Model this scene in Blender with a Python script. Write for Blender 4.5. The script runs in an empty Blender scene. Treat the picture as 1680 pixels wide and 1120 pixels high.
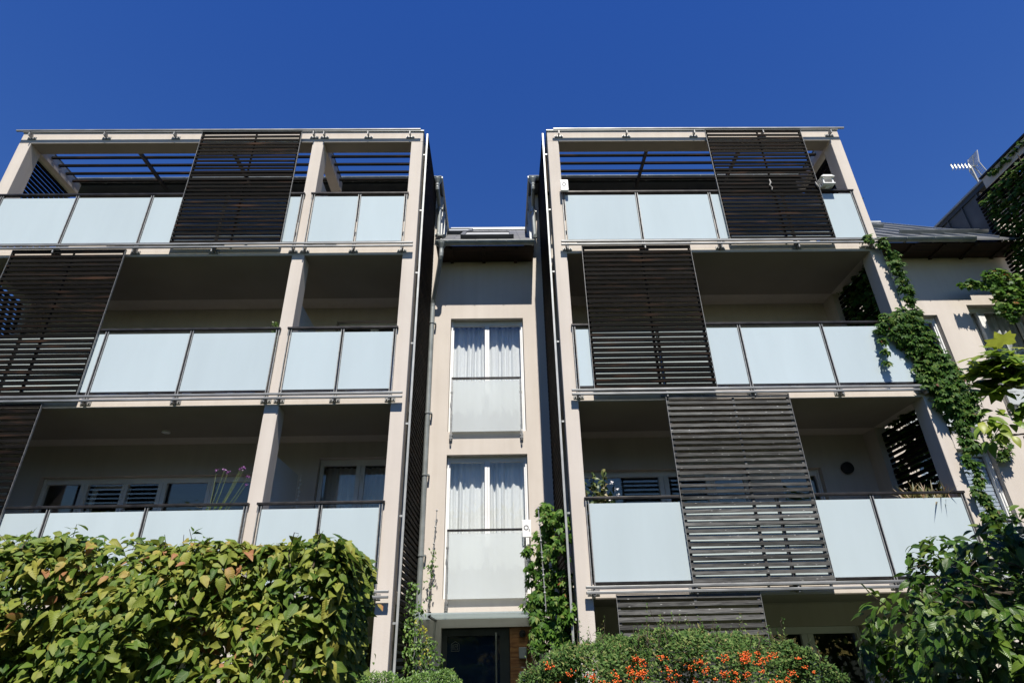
import bpy, math, random
import numpy as np
from mathutils import Vector, Matrix
random.seed(7)
rng = np.random.default_rng(7)
R = math.radians
scene = bpy.context.scene
COL = scene.collection

# ------------------------------------------------------------------ camera, sky, sun, exposure
cam = bpy.data.cameras.new("camera"); camo = bpy.data.objects.new("camera", cam); COL.objects.link(camo)
cam.sensor_width = 36.0; cam.lens = 988.95 / 1680 * 36; cam.clip_start = 0.05; cam.clip_end = 2000
cr = (0.9997, -0.014103, -0.020027); cu = (0.01116, -0.465573, 0.884939); cw = (0.021804, 0.884897, 0.465275)
camo.matrix_world = Matrix(((cr[0], cu[0], -cw[0], 0), (cr[1], cu[1], -cw[1], 0), (cr[2], cu[2], -cw[2], 1.6), (0, 0, 0, 1)))
scene.camera = camo

SUN_AZ, SUN_EL = 5.5, 58.6                      # to the right of the viewer's back, high
sdir = Vector((math.sin(R(SUN_AZ)) * math.cos(R(SUN_EL)), -math.cos(R(SUN_AZ)) * math.cos(R(SUN_EL)), math.sin(R(SUN_EL))))
world = bpy.data.worlds.new("World"); scene.world = world; world.use_nodes = True
wn = world.node_tree; bg = wn.nodes["Background"]
sky = wn.nodes.new("ShaderNodeTexSky"); sky.sky_type = 'NISHITA'; sky.sun_disc = False
sky.sun_elevation = R(SUN_EL); sky.sun_rotation = R(180 - SUN_AZ)
sky.altitude = 0; sky.air_density = 2.0; sky.dust_density = 0.0; sky.ozone_density = 10.0
hsv = wn.nodes.new("ShaderNodeHueSaturation"); hsv.inputs["Hue"].default_value = 0.525; hsv.inputs["Saturation"].default_value = 1.245
wn.links.new(sky.outputs[0], hsv.inputs["Color"]); wn.links.new(hsv.outputs[0], bg.inputs[0]); bg.inputs[1].default_value = 0.060
sun = bpy.data.lights.new("sun", 'SUN'); sun.energy = 5.0; sun.angle = R(0.5); sun.color = (1, 0.945, 0.85)
suno = bpy.data.objects.new("sun", sun); COL.objects.link(suno)
suno.rotation_euler = sdir.to_track_quat('Z', 'Y').to_euler(); suno.location = (3, -10, 25)
scene.view_settings.view_transform = 'Standard'; scene.view_settings.look = 'None'
scene.view_settings.exposure = 0.72; scene.view_settings.gamma = 1.0
scene.cycles.max_bounces = 6; scene.cycles.diffuse_bounces = 3; scene.cycles.glossy_bounces = 3
scene.cycles.transparent_max_bounces = 12; scene.cycles.transmission_bounces = 4

# ------------------------------------------------------------------ materials
def nt(name):
    m = bpy.data.materials.new(name); m.use_nodes = True
    t = m.node_tree; return m, t, t.nodes["Principled BSDF"]
def node(t, kind, **kw):
    n = t.nodes.new(kind)
    for k, v in kw.items():
        if k in n.inputs: n.inputs[k].default_value = v
        else: setattr(n, k, v)
    return n
def ramp(t, fac, stops):
    r = t.nodes.new("ShaderNodeValToRGB"); t.links.new(fac, r.inputs[0])
    e = r.color_ramp.elements
    while len(e) < len(stops): e.new(0.5)
    for k, (p, c) in enumerate(stops): e[k].position = p; e[k].color = (*c, 1)
    return r.outputs[0]
def coords(t, scale=(1, 1, 1)):
    g = t.nodes.new("ShaderNodeNewGeometry"); mp = t.nodes.new("ShaderNodeMapping"); mp.inputs["Scale"].default_value = scale
    t.links.new(g.outputs["Position"], mp.inputs[0]); return mp.outputs[0]
def noisy(name, stops, scale=3.0, detail=6, rough=0.8, metal=0.0, bump=0.0, bscale=60, stretch=(1, 1, 1), spec=0.3):
    m, t, b = nt(name)
    c = coords(t, stretch)
    n = node(t, "ShaderNodeTexNoise", Scale=scale, Detail=detail); t.links.new(c, n.inputs["Vector"])
    t.links.new(ramp(t, n.outputs[0], stops), b.inputs["Base Color"])
    b.inputs["Roughness"].default_value = rough; b.inputs["Metallic"].default_value = metal
    b.inputs["Specular IOR Level"].default_value = spec
    if bump:
        n2 = node(t, "ShaderNodeTexNoise", Scale=bscale, Detail=4); t.links.new(c, n2.inputs["Vector"])
        bp = node(t, "ShaderNodeBump", Strength=bump, Distance=0.01); t.links.new(n2.outputs[0], bp.inputs["Height"])
        t.links.new(bp.outputs[0], b.inputs["Normal"])
    return m
M = {}
def plaster():
    m, t, b = nt("plaster")
    c = coords(t); n = node(t, "ShaderNodeTexNoise", Scale=0.9, Detail=8, Roughness=0.65); t.links.new(c, n.inputs["Vector"])
    base = ramp(t, n.outputs[0], [(0.3, (0.535, 0.485, 0.435)), (0.7, (0.59, 0.537, 0.483))])
    c2 = coords(t, (7, 7, 0.35)); s = node(t, "ShaderNodeTexNoise", Scale=1.0, Detail=5); t.links.new(c2, s.inputs["Vector"])
    sr = ramp(t, s.outputs[0], [(0.42, (0.0, 0.0, 0.0)), (0.75, (1, 1, 1))])
    mx = node(t, "ShaderNodeMix", data_type='RGBA', blend_type='MULTIPLY')
    ml = node(t, "ShaderNodeMath", operation='MULTIPLY'); ml.inputs[1].default_value = 0.25
    t.links.new(sr, ml.inputs[0]); t.links.new(ml.outputs[0], mx.inputs[0])
    t.links.new(base, mx.inputs[6]); mx.inputs[7].default_value = (0.72, 0.69, 0.66, 1)
    t.links.new(mx.outputs[2], b.inputs["Base Color"])
    f = node(t, "ShaderNodeTexNoise", Scale=140, Detail=3); t.links.new(c, f.inputs["Vector"])
    bp = node(t, "ShaderNodeBump", Strength=0.35, Distance=0.006); t.links.new(f.outputs[0], bp.inputs["Height"]); t.links.new(bp.outputs[0], b.inputs["Normal"])
    b.inputs["Roughness"].default_value = 0.95; b.inputs["Specular IOR Level"].default_value = 0.1
    return m
M['plaster'] = plaster()
def batten(name, dark, light, red):
    m, t, b = nt(name)
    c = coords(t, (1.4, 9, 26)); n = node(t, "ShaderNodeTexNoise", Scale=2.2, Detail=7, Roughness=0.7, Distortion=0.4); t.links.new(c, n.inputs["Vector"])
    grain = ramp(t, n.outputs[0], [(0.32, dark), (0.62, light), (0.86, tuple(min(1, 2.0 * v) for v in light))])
    c2 = coords(t, (1.1, 3, 11)); n2 = node(t, "ShaderNodeTexNoise", Scale=1.6, Detail=3); t.links.new(c2, n2.inputs["Vector"])
    f = ramp(t, n2.outputs[0], [(0.56, (0, 0, 0)), (0.72, (1, 1, 1))])
    mx = node(t, "ShaderNodeMix", data_type='RGBA'); t.links.new(f, mx.inputs[0]); t.links.new(grain, mx.inputs[6]); mx.inputs[7].default_value = (*red, 1)
    k = node(t, "ShaderNodeTexVoronoi", Scale=3.2); c3 = coords(t, (2.0, 5, 10)); t.links.new(c3, k.inputs["Vector"])
    kr = ramp(t, k.outputs["Distance"], [(0.06, (1, 1, 1)), (0.12, (0, 0, 0))])
    mk = node(t, "ShaderNodeMix", data_type='RGBA'); t.links.new(kr, mk.inputs[0]); t.links.new(mx.outputs[2], mk.inputs[6]); mk.inputs[7].default_value = (*(v * 3.5 for v in light), 1)
    gi = node(t, "ShaderNodeNewGeometry"); vr = node(t, "ShaderNodeMath", operation='MULTIPLY_ADD'); t.links.new(gi.outputs["Random Per Island"], vr.inputs[0]); vr.inputs[1].default_value = 1.0; vr.inputs[2].default_value = 0.55
    hs = node(t, "ShaderNodeHueSaturation"); t.links.new(vr.outputs[0], hs.inputs["Value"]); t.links.new(mk.outputs[2], hs.inputs["Color"])
    t.links.new(hs.outputs[0], b.inputs["Base Color"]); b.inputs["Roughness"].default_value = 0.75; b.inputs["Specular IOR Level"].default_value = 0.05
    bp = node(t, "ShaderNodeBump", Strength=0.5, Distance=0.004); t.links.new(n.outputs[0], bp.inputs["Height"]); t.links.new(bp.outputs[0], b.inputs["Normal"])
    return m
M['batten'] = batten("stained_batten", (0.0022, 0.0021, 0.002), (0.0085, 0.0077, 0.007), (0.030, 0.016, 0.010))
M['batten_grey'] = batten("weathered_batten", (0.018, 0.018, 0.0175), (0.125, 0.124, 0.119), (0.08, 0.074, 0.068))
M['soffit'] = noisy("shade_toned_soffit", [(0.3, (0.29, 0.26, 0.225)), (0.7, (0.33, 0.295, 0.255))], 1.2, rough=0.95, spec=0.05)  # ceiling shade put into a tone darker than the plaster
M['deck'] = noisy("dark_decking", [(0.3, (0.04, 0.034, 0.028)), (0.7, (0.07, 0.06, 0.05))], 4, rough=0.8, stretch=(0.5, 9, 1))  # kept dark to cut light bounced off the floors
M['steel'] = noisy("galvanised_steel", [(0.3, (0.17, 0.175, 0.175)), (0.7, (0.30, 0.305, 0.30))], 6, rough=0.5, metal=0.5, stretch=(0.6, 4, 4), spec=0.5)
M['steel_light'] = noisy("light_steel", [(0.3, (0.32, 0.33, 0.325)), (0.7, (0.45, 0.46, 0.45))], 5, rough=0.45, metal=0.3)
M['iron'] = noisy("dark_iron", [(0.35, (0.018, 0.016, 0.015)), (0.7, (0.05, 0.045, 0.042))], 8, rough=0.4, metal=0.5, spec=0.5)
M['bracket'] = noisy("bracket_steel", [(0.35, (0.22, 0.22, 0.215)), (0.7, (0.36, 0.36, 0.35))], 20, rough=0.55, metal=0.35)
M['zinc'] = noisy("zinc_sheet", [(0.3, (0.30, 0.32, 0.325)), (0.7, (0.42, 0.44, 0.445))], 2.5, rough=0.5, metal=0.35, stretch=(1, 1, 0.4))
M['zinc_dark'] = noisy("dark_zinc_sheet", [(0.3, (0.085, 0.09, 0.095)), (0.7, (0.13, 0.135, 0.14))], 2.0, rough=0.55, metal=0.2)
M['gutter'] = noisy("gutter_zinc", [(0.3, (0.20, 0.22, 0.215)), (0.7, (0.33, 0.35, 0.345))], 4, rough=0.45, metal=0.4)
M['frame'] = noisy("white_frame", [(0.3, (0.74, 0.74, 0.73)), (0.7, (0.8, 0.8, 0.79))], 3, rough=0.35, spec=0.4)
M['alu'] = noisy("grey_frame", [(0.3, (0.028, 0.032, 0.032)), (0.7, (0.045, 0.05, 0.05))], 3, rough=0.4, spec=0.4)
M['soffit_wood'] = noisy("soffit_timber", [(0.3, (0.012, 0.007, 0.004)), (0.7, (0.045, 0.023, 0.012))], 4, rough=0.7, stretch=(0.4, 5, 5))
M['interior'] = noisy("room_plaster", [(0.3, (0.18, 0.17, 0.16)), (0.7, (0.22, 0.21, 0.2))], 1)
M['white'] = noisy("white_plastic", [(0.3, (0.78, 0.78, 0.76)), (0.7, (0.83, 0.83, 0.82))], 3, rough=0.4)
M['black'] = noisy("black_plastic", [(0.3, (0.012, 0.012, 0.012)), (0.7, (0.025, 0.025, 0.025))], 8, rough=0.45)
M['ink'] = noisy("dark_ink", [(0.3, (0.02, 0.02, 0.035)), (0.7, (0.03, 0.03, 0.05))], 5, rough=0.6)
M['chrome'] = noisy("brushed_handle", [(0.3, (0.5, 0.5, 0.5)), (0.7, (0.65, 0.65, 0.65))], 10, rough=0.3, metal=0.9)
M['grey_box'] = noisy("grey_letterbox", [(0.3, (0.30, 0.31, 0.31)), (0.7, (0.37, 0.38, 0.38))], 5, rough=0.5)
M['terracotta'] = noisy("terracotta", [(0.3, (0.28, 0.12, 0.07)), (0.7, (0.38, 0.17, 0.1))], 8, rough=0.85)
M['bark'] = noisy("bark", [(0.3, (0.035, 0.026, 0.018)), (0.7, (0.09, 0.07, 0.05))], 18, rough=0.9, bump=0.4)
M['stem'] = noisy("green_stem", [(0.3, (0.10, 0.14, 0.05)), (0.7, (0.17, 0.21, 0.08))], 18, rough=0.7)
M['soil'] = noisy("soil", [(0.3, (0.03, 0.02, 0.014)), (0.7, (0.06, 0.045, 0.03))], 20, rough=1)
M['cable'] = noisy("steel_cable", [(0.3, (0.4, 0.4, 0.39)), (0.7, (0.55, 0.55, 0.54))], 30, rough=0.4, metal=0.5)
M['ground'] = noisy("ground_cover", [(0.35, (0.02, 0.032, 0.012)), (0.55, (0.028, 0.038, 0.018)), (0.75, (0.04, 0.038, 0.03))], 1.7, detail=10, rough=1, bump=0.6, bscale=30)
M['rope'] = noisy("grey_rope", [(0.3, (0.3, 0.29, 0.27)), (0.7, (0.42, 0.4, 0.38))], 30, rough=0.9)

def wood_panel():
    m, t, b = nt("oiled_boards")
    c = coords(t, (1.4, 1, 11)); n = node(t, "ShaderNodeTexNoise", Scale=3.0, Detail=8, Roughness=0.7, Distortion=0.6); t.links.new(c, n.inputs["Vector"])
    t.links.new(ramp(t, n.outputs[0], [(0.3, (0.09, 0.033, 0.012)), (0.5, (0.30, 0.125, 0.042)), (0.7, (0.46, 0.25, 0.10))]), b.inputs["Base Color"])
    b.inputs["Roughness"].default_value = 0.5; return m
M['boards'] = wood_panel()
def slate():
    m, t, b = nt("slate_tiles")
    c = coords(t, (1, 1, 1)); br = node(t, "ShaderNodeTexBrick", Scale=1.0); br.inputs["Brick Width"].default_value = 0.5; br.inputs["Row Height"].default_value = 0.22
    br.inputs["Mortar Size"].default_value = 0.012; br.inputs["Color1"].default_value = (0.09, 0.092, 0.095, 1); br.inputs["Color2"].default_value = (0.13, 0.132, 0.135, 1); br.inputs["Mortar"].default_value = (0.03, 0.03, 0.03, 1)
    t.links.new(c, br.inputs["Vector"]); t.links.new(br.outputs[0], b.inputs["Base Color"]); b.inputs["Roughness"].default_value = 0.6; return m
M['slate'] = slate()
def frosted(name, see, tint, back=0.28):
    m, t, b = nt(name); out = t.nodes["Material Output"]
    c = coords(t, (1.6, 1.6, 0.3)); n = node(t, "ShaderNodeTexNoise", Scale=1.4, Detail=7, Roughness=0.6); t.links.new(c, n.inputs["Vector"])
    col = ramp(t, n.outputs[0], [(0.3, tuple(v * 0.94 for v in tint)), (0.7, tint)])
    oi = node(t, "ShaderNodeObjectInfo"); vr = node(t, "ShaderNodeMath", operation='MULTIPLY_ADD'); t.links.new(oi.outputs["Random"], vr.inputs[0]); vr.inputs[1].default_value = 0.08; vr.inputs[2].default_value = 0.96
    hs = node(t, "ShaderNodeHueSaturation"); t.links.new(vr.outputs[0], hs.inputs["Value"]); t.links.new(col, hs.inputs["Color"]); col = hs.outputs[0]
    t.links.new(col, b.inputs["Base Color"]); b.inputs["Roughness"].default_value = 0.16; b.inputs["Specular IOR Level"].default_value = 0.5
    tl = node(t, "ShaderNodeBsdfTranslucent"); t.links.new(col, tl.inputs[0])
    m1 = node(t, "ShaderNodeMixShader"); m1.inputs[0].default_value = back; t.links.new(b.outputs[0], m1.inputs[1]); t.links.new(tl.outputs[0], m1.inputs[2])
    tr = node(t, "ShaderNodeBsdfTransparent"); tr.inputs[0].default_value = (0.93, 0.97, 0.97, 1)
    m2 = node(t, "ShaderNodeMixShader"); m2.inputs[0].default_value = see; t.links.new(m1.outputs[0], m2.inputs[1]); t.links.new(tr.outputs[0], m2.inputs[2])
    t.links.new(m2.outputs[0], out.inputs[0]); return m
M['frost'] = frosted("frosted_glass", 0.0, (0.555, 0.645, 0.68), 0.18)
M['frost_clear'] = frosted("thin_frosted_glass", 0.33, (0.76, 0.79, 0.80))
M['canopy_glass'] = frosted("canopy_glass", 0.22, (0.50, 0.56, 0.57), 0.5)
def glass(name, tint, ior):
    m, t, b = nt(name); out = t.nodes["Material Output"]; t.nodes.remove(b)
    tr = node(t, "ShaderNodeBsdfTransparent"); tr.inputs[0].default_value = (*tint, 1)
    gl = node(t, "ShaderNodeBsdfGlossy", Roughness=0.0)
    n = node(t, "ShaderNodeTexNoise", Scale=0.9, Detail=1); t.links.new(coords(t), n.inputs["Vector"])
    bp = node(t, "ShaderNodeBump", Strength=0.04, Distance=0.05); t.links.new(n.outputs[0], bp.inputs["Height"]); t.links.new(bp.outputs[0], gl.inputs["Normal"])
    lw = node(t, "ShaderNodeLayerWeight"); lw.inputs["Blend"].default_value = 0.5
    pw = node(t, "ShaderNodeMath", operation='POWER'); t.links.new(lw.outputs["Facing"], pw.inputs[0]); pw.inputs[1].default_value = 5
    f0 = ((ior - 1) / (ior + 1)) ** 2
    ma = node(t, "ShaderNodeMath", operation='MULTIPLY_ADD'); t.links.new(pw.outputs[0], ma.inputs[0]); ma.inputs[1].default_value = 1 - f0; ma.inputs[2].default_value = f0
    mx = node(t, "ShaderNodeMixShader"); t.links.new(ma.outputs[0], mx.inputs[0]); t.links.new(tr.outputs[0], mx.inputs[1]); t.links.new(gl.outputs[0], mx.inputs[2])
    t.links.new(mx.outputs[0], out.inputs[0]); return m
M['glass'] = glass("window_glass", (0.975, 0.985, 0.985), 1.65)
M['door_glass'] = noisy("sky_reflection_door_glass", [(0.3, (0.004, 0.012, 0.032)), (0.7, (0.006, 0.016, 0.042))], 1.2, rough=0.04, spec=0.35)  # sky reflection put into the pane's dark blue base colour
def cloth(name, colr, tr=0.35):
    m, t, b = nt(name); out = t.nodes["Material Output"]
    n = node(t, "ShaderNodeTexNoise", Scale=40, Detail=3); t.links.new(coords(t, (1, 1, 0.2)), n.inputs["Vector"])
    col = ramp(t, n.outputs[0], [(0.3, tuple(v * 0.92 for v in colr)), (0.7, colr)])
    t.links.new(col, b.inputs["Base Color"]); b.inputs["Roughness"].default_value = 0.9
    tl = node(t, "ShaderNodeBsdfTranslucent"); t.links.new(col, tl.inputs[0])
    mx = node(t, "ShaderNodeMixShader"); mx.inputs[0].default_value = tr; t.links.new(b.outputs[0], mx.inputs[1]); t.links.new(tl.outputs[0], mx.inputs[2]); t.links.new(mx.outputs[0], out.inputs[0]); return m
M['curtain'] = cloth("white_voile", (0.86, 0.87, 0.87), 0.15)
M['blind'] = cloth("blue_grey_blind", (0.42, 0.47, 0.55), 0.1)
M['blind_dark'] = cloth("dark_blind", (0.05, 0.055, 0.055), 0.05)
def leafmat(name, stops, trans=0.35, rough=0.42, spec=0.4, big=None, vein=0.0):
    m, t, b = nt(name); out = t.nodes["Material Output"]
    g = node(t, "ShaderNodeNewGeometry")
    fac = g.outputs["Random Per Island"]
    if big:
        n = node(t, "ShaderNodeTexNoise", Scale=big, Detail=2); t.links.new(g.outputs["Position"], n.inputs["Vector"])
        mm = node(t, "ShaderNodeMath", operation='MULTIPLY_ADD'); t.links.new(n.outputs[0], mm.inputs[0]); mm.inputs[1].default_value = 1.0; mm.inputs[2].default_value = -0.56
        ad = node(t, "ShaderNodeMath", operation='ADD', use_clamp=True); t.links.new(mm.outputs[0], ad.inputs[0]); t.links.new(fac, ad.inputs[1]); fac = ad.outputs[0]
    col = ramp(t, fac, stops)
    n2 = node(t, "ShaderNodeTexNoise", Scale=45, Detail=3); t.links.new(g.outputs["Position"], n2.inputs["Vector"])
    hs = node(t, "ShaderNodeHueSaturation"); vv = node(t, "ShaderNodeMath", operation='MULTIPLY_ADD'); t.links.new(n2.outputs[0], vv.inputs[0]); vv.inputs[1].default_value = 0.8; vv.inputs[2].default_value = 0.6
    t.links.new(vv.outputs[0], hs.inputs["Value"]); t.links.new(col, hs.inputs["Color"]); col = hs.outputs[0]
    if vein:                                    # pleated side veins, a pale midrib
        at = node(t, "ShaderNodeAttribute", attribute_name="leaf"); sx = node(t, "ShaderNodeSeparateXYZ"); t.links.new(at.outputs["Vector"], sx.inputs[0])
        ab = node(t, "ShaderNodeMath", operation='ABSOLUTE'); t.links.new(sx.outputs[0], ab.inputs[0])
        dd = node(t, "ShaderNodeMath", operation='MULTIPLY_ADD'); t.links.new(ab.outputs[0], dd.inputs[0]); dd.inputs[1].default_value = -0.9; t.links.new(sx.outputs[1], dd.inputs[2])
        sc_ = node(t, "ShaderNodeMath", operation='MULTIPLY'); t.links.new(dd.outputs[0], sc_.inputs[0]); sc_.inputs[1].default_value = 62.0
        sn = node(t, "ShaderNodeMath", operation='SINE'); t.links.new(sc_.outputs[0], sn.inputs[0])
        bp = node(t, "ShaderNodeBump", Strength=vein, Distance=0.004); t.links.new(sn.outputs[0], bp.inputs["Height"]); t.links.new(bp.outputs[0], b.inputs["Normal"])
        mr = ramp(t, ab.outputs[0], [(0.0, (1, 1, 1)), (0.03, (0, 0, 0))]); mv = node(t, "ShaderNodeMix", data_type='RGBA'); hf = node(t, "ShaderNodeMath", operation='MULTIPLY'); t.links.new(mr, hf.inputs[0]); hf.inputs[1].default_value = 0.45
        t.links.new(hf.outputs[0], mv.inputs[0]); t.links.new(col, mv.inputs[6]); mv.inputs[7].default_value = (0.2, 0.24, 0.08, 1); col = mv.outputs[2]
    t.links.new(col, b.inputs["Base Color"]); b.inputs["Roughness"].default_value = rough; b.inputs["Specular IOR Level"].default_value = spec
    tl = node(t, "ShaderNodeBsdfTranslucent"); t.links.new(col, tl.inputs[0])
    mx = node(t, "ShaderNodeMixShader"); mx.inputs[0].default_value = trans; t.links.new(b.outputs[0], mx.inputs[1]); t.links.new(tl.outputs[0], mx.inputs[2]); t.links.new(mx.outputs[0], out.inputs[0]); return m
M['l_hornbeam'] = leafmat("hornbeam_leaf", [(0.0, (0.045, 0.10, 0.014)), (0.35, (0.115, 0.18, 0.024)), (0.72, (0.22, 0.25, 0.042)), (0.93, (0.30, 0.29, 0.055)), (0.99, (0.36, 0.24, 0.075)), (1.0, (0.34, 0.16, 0.075))], big=1.3, vein=0.16, rough=0.5, spec=0.25)
M['l_shrub'] = leafmat("shrub_leaf", [(0.0, (0.018, 0.05, 0.006)), (0.6, (0.055, 0.125, 0.012)), (0.92, (0.12, 0.19, 0.026)), (1.0, (0.16, 0.20, 0.05))], rough=0.38, spec=0.35, vein=0.16)
M['l_thorn'] = leafmat("firethorn_leaf", [(0.0, (0.025, 0.065, 0.014)), (0.5, (0.075, 0.145, 0.035)), (0.9, (0.17, 0.235, 0.07)), (1.0, (0.24, 0.19, 0.08))], trans=0.3, rough=0.55, spec=0.12)
M['l_box'] = leafmat("box_leaf", [(0.0, (0.05, 0.11, 0.02)), (0.7, (0.10, 0.19, 0.03)), (1.0, (0.19, 0.27, 0.06))], trans=0.3)
M['l_creeper'] = leafmat("creeper_leaf", [(0.0, (0.022, 0.065, 0.010)), (0.5, (0.045, 0.11, 0.016)), (0.85, (0.09, 0.16, 0.025)), (0.985, (0.13, 0.17, 0.035)), (0.995, (0.10, 0.06, 0.03)), (1.0, (0.14, 0.04, 0.02))], rough=0.55, spec=0.15)
M['l_bright'] = leafmat("bright_creeper_leaf", [(0.0, (0.03, 0.085, 0.012)), (0.5, (0.075, 0.17, 0.022)), (0.9, (0.15, 0.25, 0.04)), (0.985, (0.2, 0.22, 0.06)), (1.0, (0.22, 0.04, 0.02))], trans=0.4, rough=0.5, spec=0.2)
M['l_lime'] = leafmat("lime_leaf", [(0.0, (0.10, 0.19, 0.02)), (0.6, (0.19, 0.28, 0.03)), (1.0, (0.33, 0.36, 0.05))], trans=0.45)
M['l_yellow'] = leafmat("yellow_leaf", [(0.0, (0.22, 0.24, 0.03)), (1.0, (0.42, 0.38, 0.04))], trans=0.4)
M['l_oleander'] = leafmat("oleander_leaf", [(0.0, (0.05, 0.09, 0.03)), (0.6, (0.10, 0.13, 0.04)), (0.9, (0.2, 0.15, 0.05)), (1.0, (0.55, 0.52, 0.45))], trans=0.25)
M['l_dry'] = leafmat("dry_grass_blade", [(0.0, (0.10, 0.13, 0.03)), (0.5, (0.16, 0.13, 0.05)), (1.0, (0.26, 0.15, 0.07))], trans=0.3)
M['berry'] = leafmat("orange_berry", [(0.0, (0.52, 0.06, 0.010)), (0.7, (0.70, 0.125, 0.014)), (1.0, (0.75, 0.19, 0.03))], trans=0.0, rough=0.3)
M['petal_purple'] = leafmat("purple_petal", [(0.0, (0.20, 0.06, 0.26)), (1.0, (0.32, 0.12, 0.36))], trans=0.3)
M['petal_red'] = leafmat("red_petal", [(0.0, (0.5, 0.02, 0.015)), (1.0, (0.7, 0.04, 0.02))], trans=0.3)
M['petal_white'] = leafmat("white_petal", [(0.0, (0.7, 0.7, 0.66)), (1.0, (0.75, 0.72, 0.74))], trans=0.3)

# ------------------------------------------------------------------ mesh helpers
class MB:
    def __init__(s): s.v = []; s.f = []
    def add(s, vs, fs):
        o = len(s.v); s.v += [tuple(v) for v in vs]; s.f += [tuple(i + o for i in f) for f in fs]; return s
    def box(s, x0, x1, y0, y1, z0, z1):
        return s.add([(x, y, z) for z in (z0, z1) for y in (y0, y1) for x in (x0, x1)],
                     [(0, 2, 3, 1), (4, 5, 7, 6), (0, 1, 5, 4), (2, 6, 7, 3), (0, 4, 6, 2), (1, 3, 7, 5)])
    def bar(s, p, q, w, h, up=(0, 0, 1)):
        p, q = Vector(p), Vector(q); d = (q - p).normalized(); u = Vector(up)
        if abs(d.dot(u)) > 0.99: u = Vector((0, 1, 0))
        a = d.cross(u).normalized() * w / 2; b = a.cross(d).normalized() * h / 2
        vs = [c + i * a + j * b for c in (p, q) for j in (-1, 1) for i in (-1, 1)]
        return s.add(vs, [(0, 2, 3, 1), (4, 5, 7, 6), (0, 1, 5, 4), (2, 6, 7, 3), (0, 4, 6, 2), (1, 3, 7, 5)])
    def tube(s, pts, r, n=8, cap=True):
        pts = [Vector(p) for p in pts]; rs = r if isinstance(r, (list, tuple)) else [r] * len(pts)
        rings = []; a = None
        for i, p in enumerate(pts):
            d = (pts[min(i + 1, len(pts) - 1)] - pts[max(i - 1, 0)]).normalized()
            if a is None:
                a = d.orthogonal().normalized()
            else:
                a = (a - d * a.dot(d)); a = a.normalized() if a.length > 1e-6 else d.orthogonal().normalized()
            b = d.cross(a)
            rings.append([p + rs[i] * (math.cos(t) * a + math.sin(t) * b) for t in [2 * math.pi * k / n for k in range(n)]])
        vs = [v for rg in rings for v in rg]
        fs = [(i * n + k, i * n + (k + 1) % n, (i + 1) * n + (k + 1) % n, (i + 1) * n + k) for i in range(len(pts) - 1) for k in range(n)]
        if cap: fs += [tuple(range(n - 1, -1, -1)), tuple((len(pts) - 1) * n + k for k in range(n))]
        return s.add(vs, fs)
    def lathe(s, prof, c=(0, 0, 0), n=16):
        vs = [(c[0] + r * math.cos(2 * math.pi * k / n), c[1] + r * math.sin(2 * math.pi * k / n), c[2] + z) for r, z in prof for k in range(n)]
        fs = [(i * n + k, i * n + (k + 1) % n, (i + 1) * n + (k + 1) % n, (i + 1) * n + k) for i in range(len(prof) - 1) for k in range(n)]
        fs += [tuple(range(n - 1, -1, -1)), tuple((len(prof) - 1) * n + k for k in range(n))]
        return s.add(vs, fs)
    def prism(s, pts, z0, z1):      # polygon in XY
        n = len(pts); vs = [(x, y, z0) for x, y in pts] + [(x, y, z1) for x, y in pts]
        return s.add(vs, [tuple(range(n - 1, -1, -1)), tuple(range(n, 2 * n))] + [(i, (i + 1) % n, n + (i + 1) % n, n + i) for i in range(n)])
    def ball(s, c, r, n=6):
        vs = [(c[0], c[1], c[2] - r)]; m = max(3, n // 2)
        for i in range(1, m):
            a = -math.pi / 2 + math.pi * i / m
            vs += [(c[0] + r * math.cos(a) * math.cos(2 * math.pi * k / n), c[1] + r * math.cos(a) * math.sin(2 * math.pi * k / n), c[2] + r * math.sin(a)) for k in range(n)]
        vs.append((c[0], c[1], c[2] + r)); L = len(vs) - 1
        fs = [(0, 1 + (k + 1) % n, 1 + k) for k in range(n)]
        for i in range(m - 2): fs += [(1 + i * n + k, 1 + i * n + (k + 1) % n, 1 + (i + 1) * n + (k + 1) % n, 1 + (i + 1) * n + k) for k in range(n)]
        fs += [(L, 1 + (m - 2) * n + k, 1 + (m - 2) * n + (k + 1) % n) for k in range(n)]
        return s.add(vs, fs)
    def build(s, name, mat, parent=None, bevel=0.0, smooth=False):
        me = bpy.data.meshes.new(name); me.from_pydata(s.v, [], s.f); me.update()
        me.materials.append(M[mat] if isinstance(mat, str) else mat)
        if smooth:
            me.polygons.foreach_set("use_smooth", [True] * len(me.polygons))
        o = bpy.data.objects.new(name, me); COL.objects.link(o)
        if parent: o.parent = parent; o.matrix_parent_inverse = Matrix.Translation(-world_loc(parent))
        if bevel:
            b = o.modifiers.new("bevel", 'BEVEL'); b.width = bevel; b.segments = 2; b.limit_method = 'ANGLE'
        return o
def world_loc(o):
    v = Vector(o.location)
    while o.parent is not None and o.parent.type == 'EMPTY': break
    return Vector(o.location) if o.type == 'EMPTY' else Vector((0, 0, 0))
def thing(name, label, cat, loc=(0, 0, 0), group=None):
    o = bpy.data.objects.new(name, None); COL.objects.link(o); o.location = loc
    return tag(o, label, cat, group)
def tag(o, label, cat, group=None):
    o["label"] = label; o["category"] = cat
    if group: o["group"] = group
    return o
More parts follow.
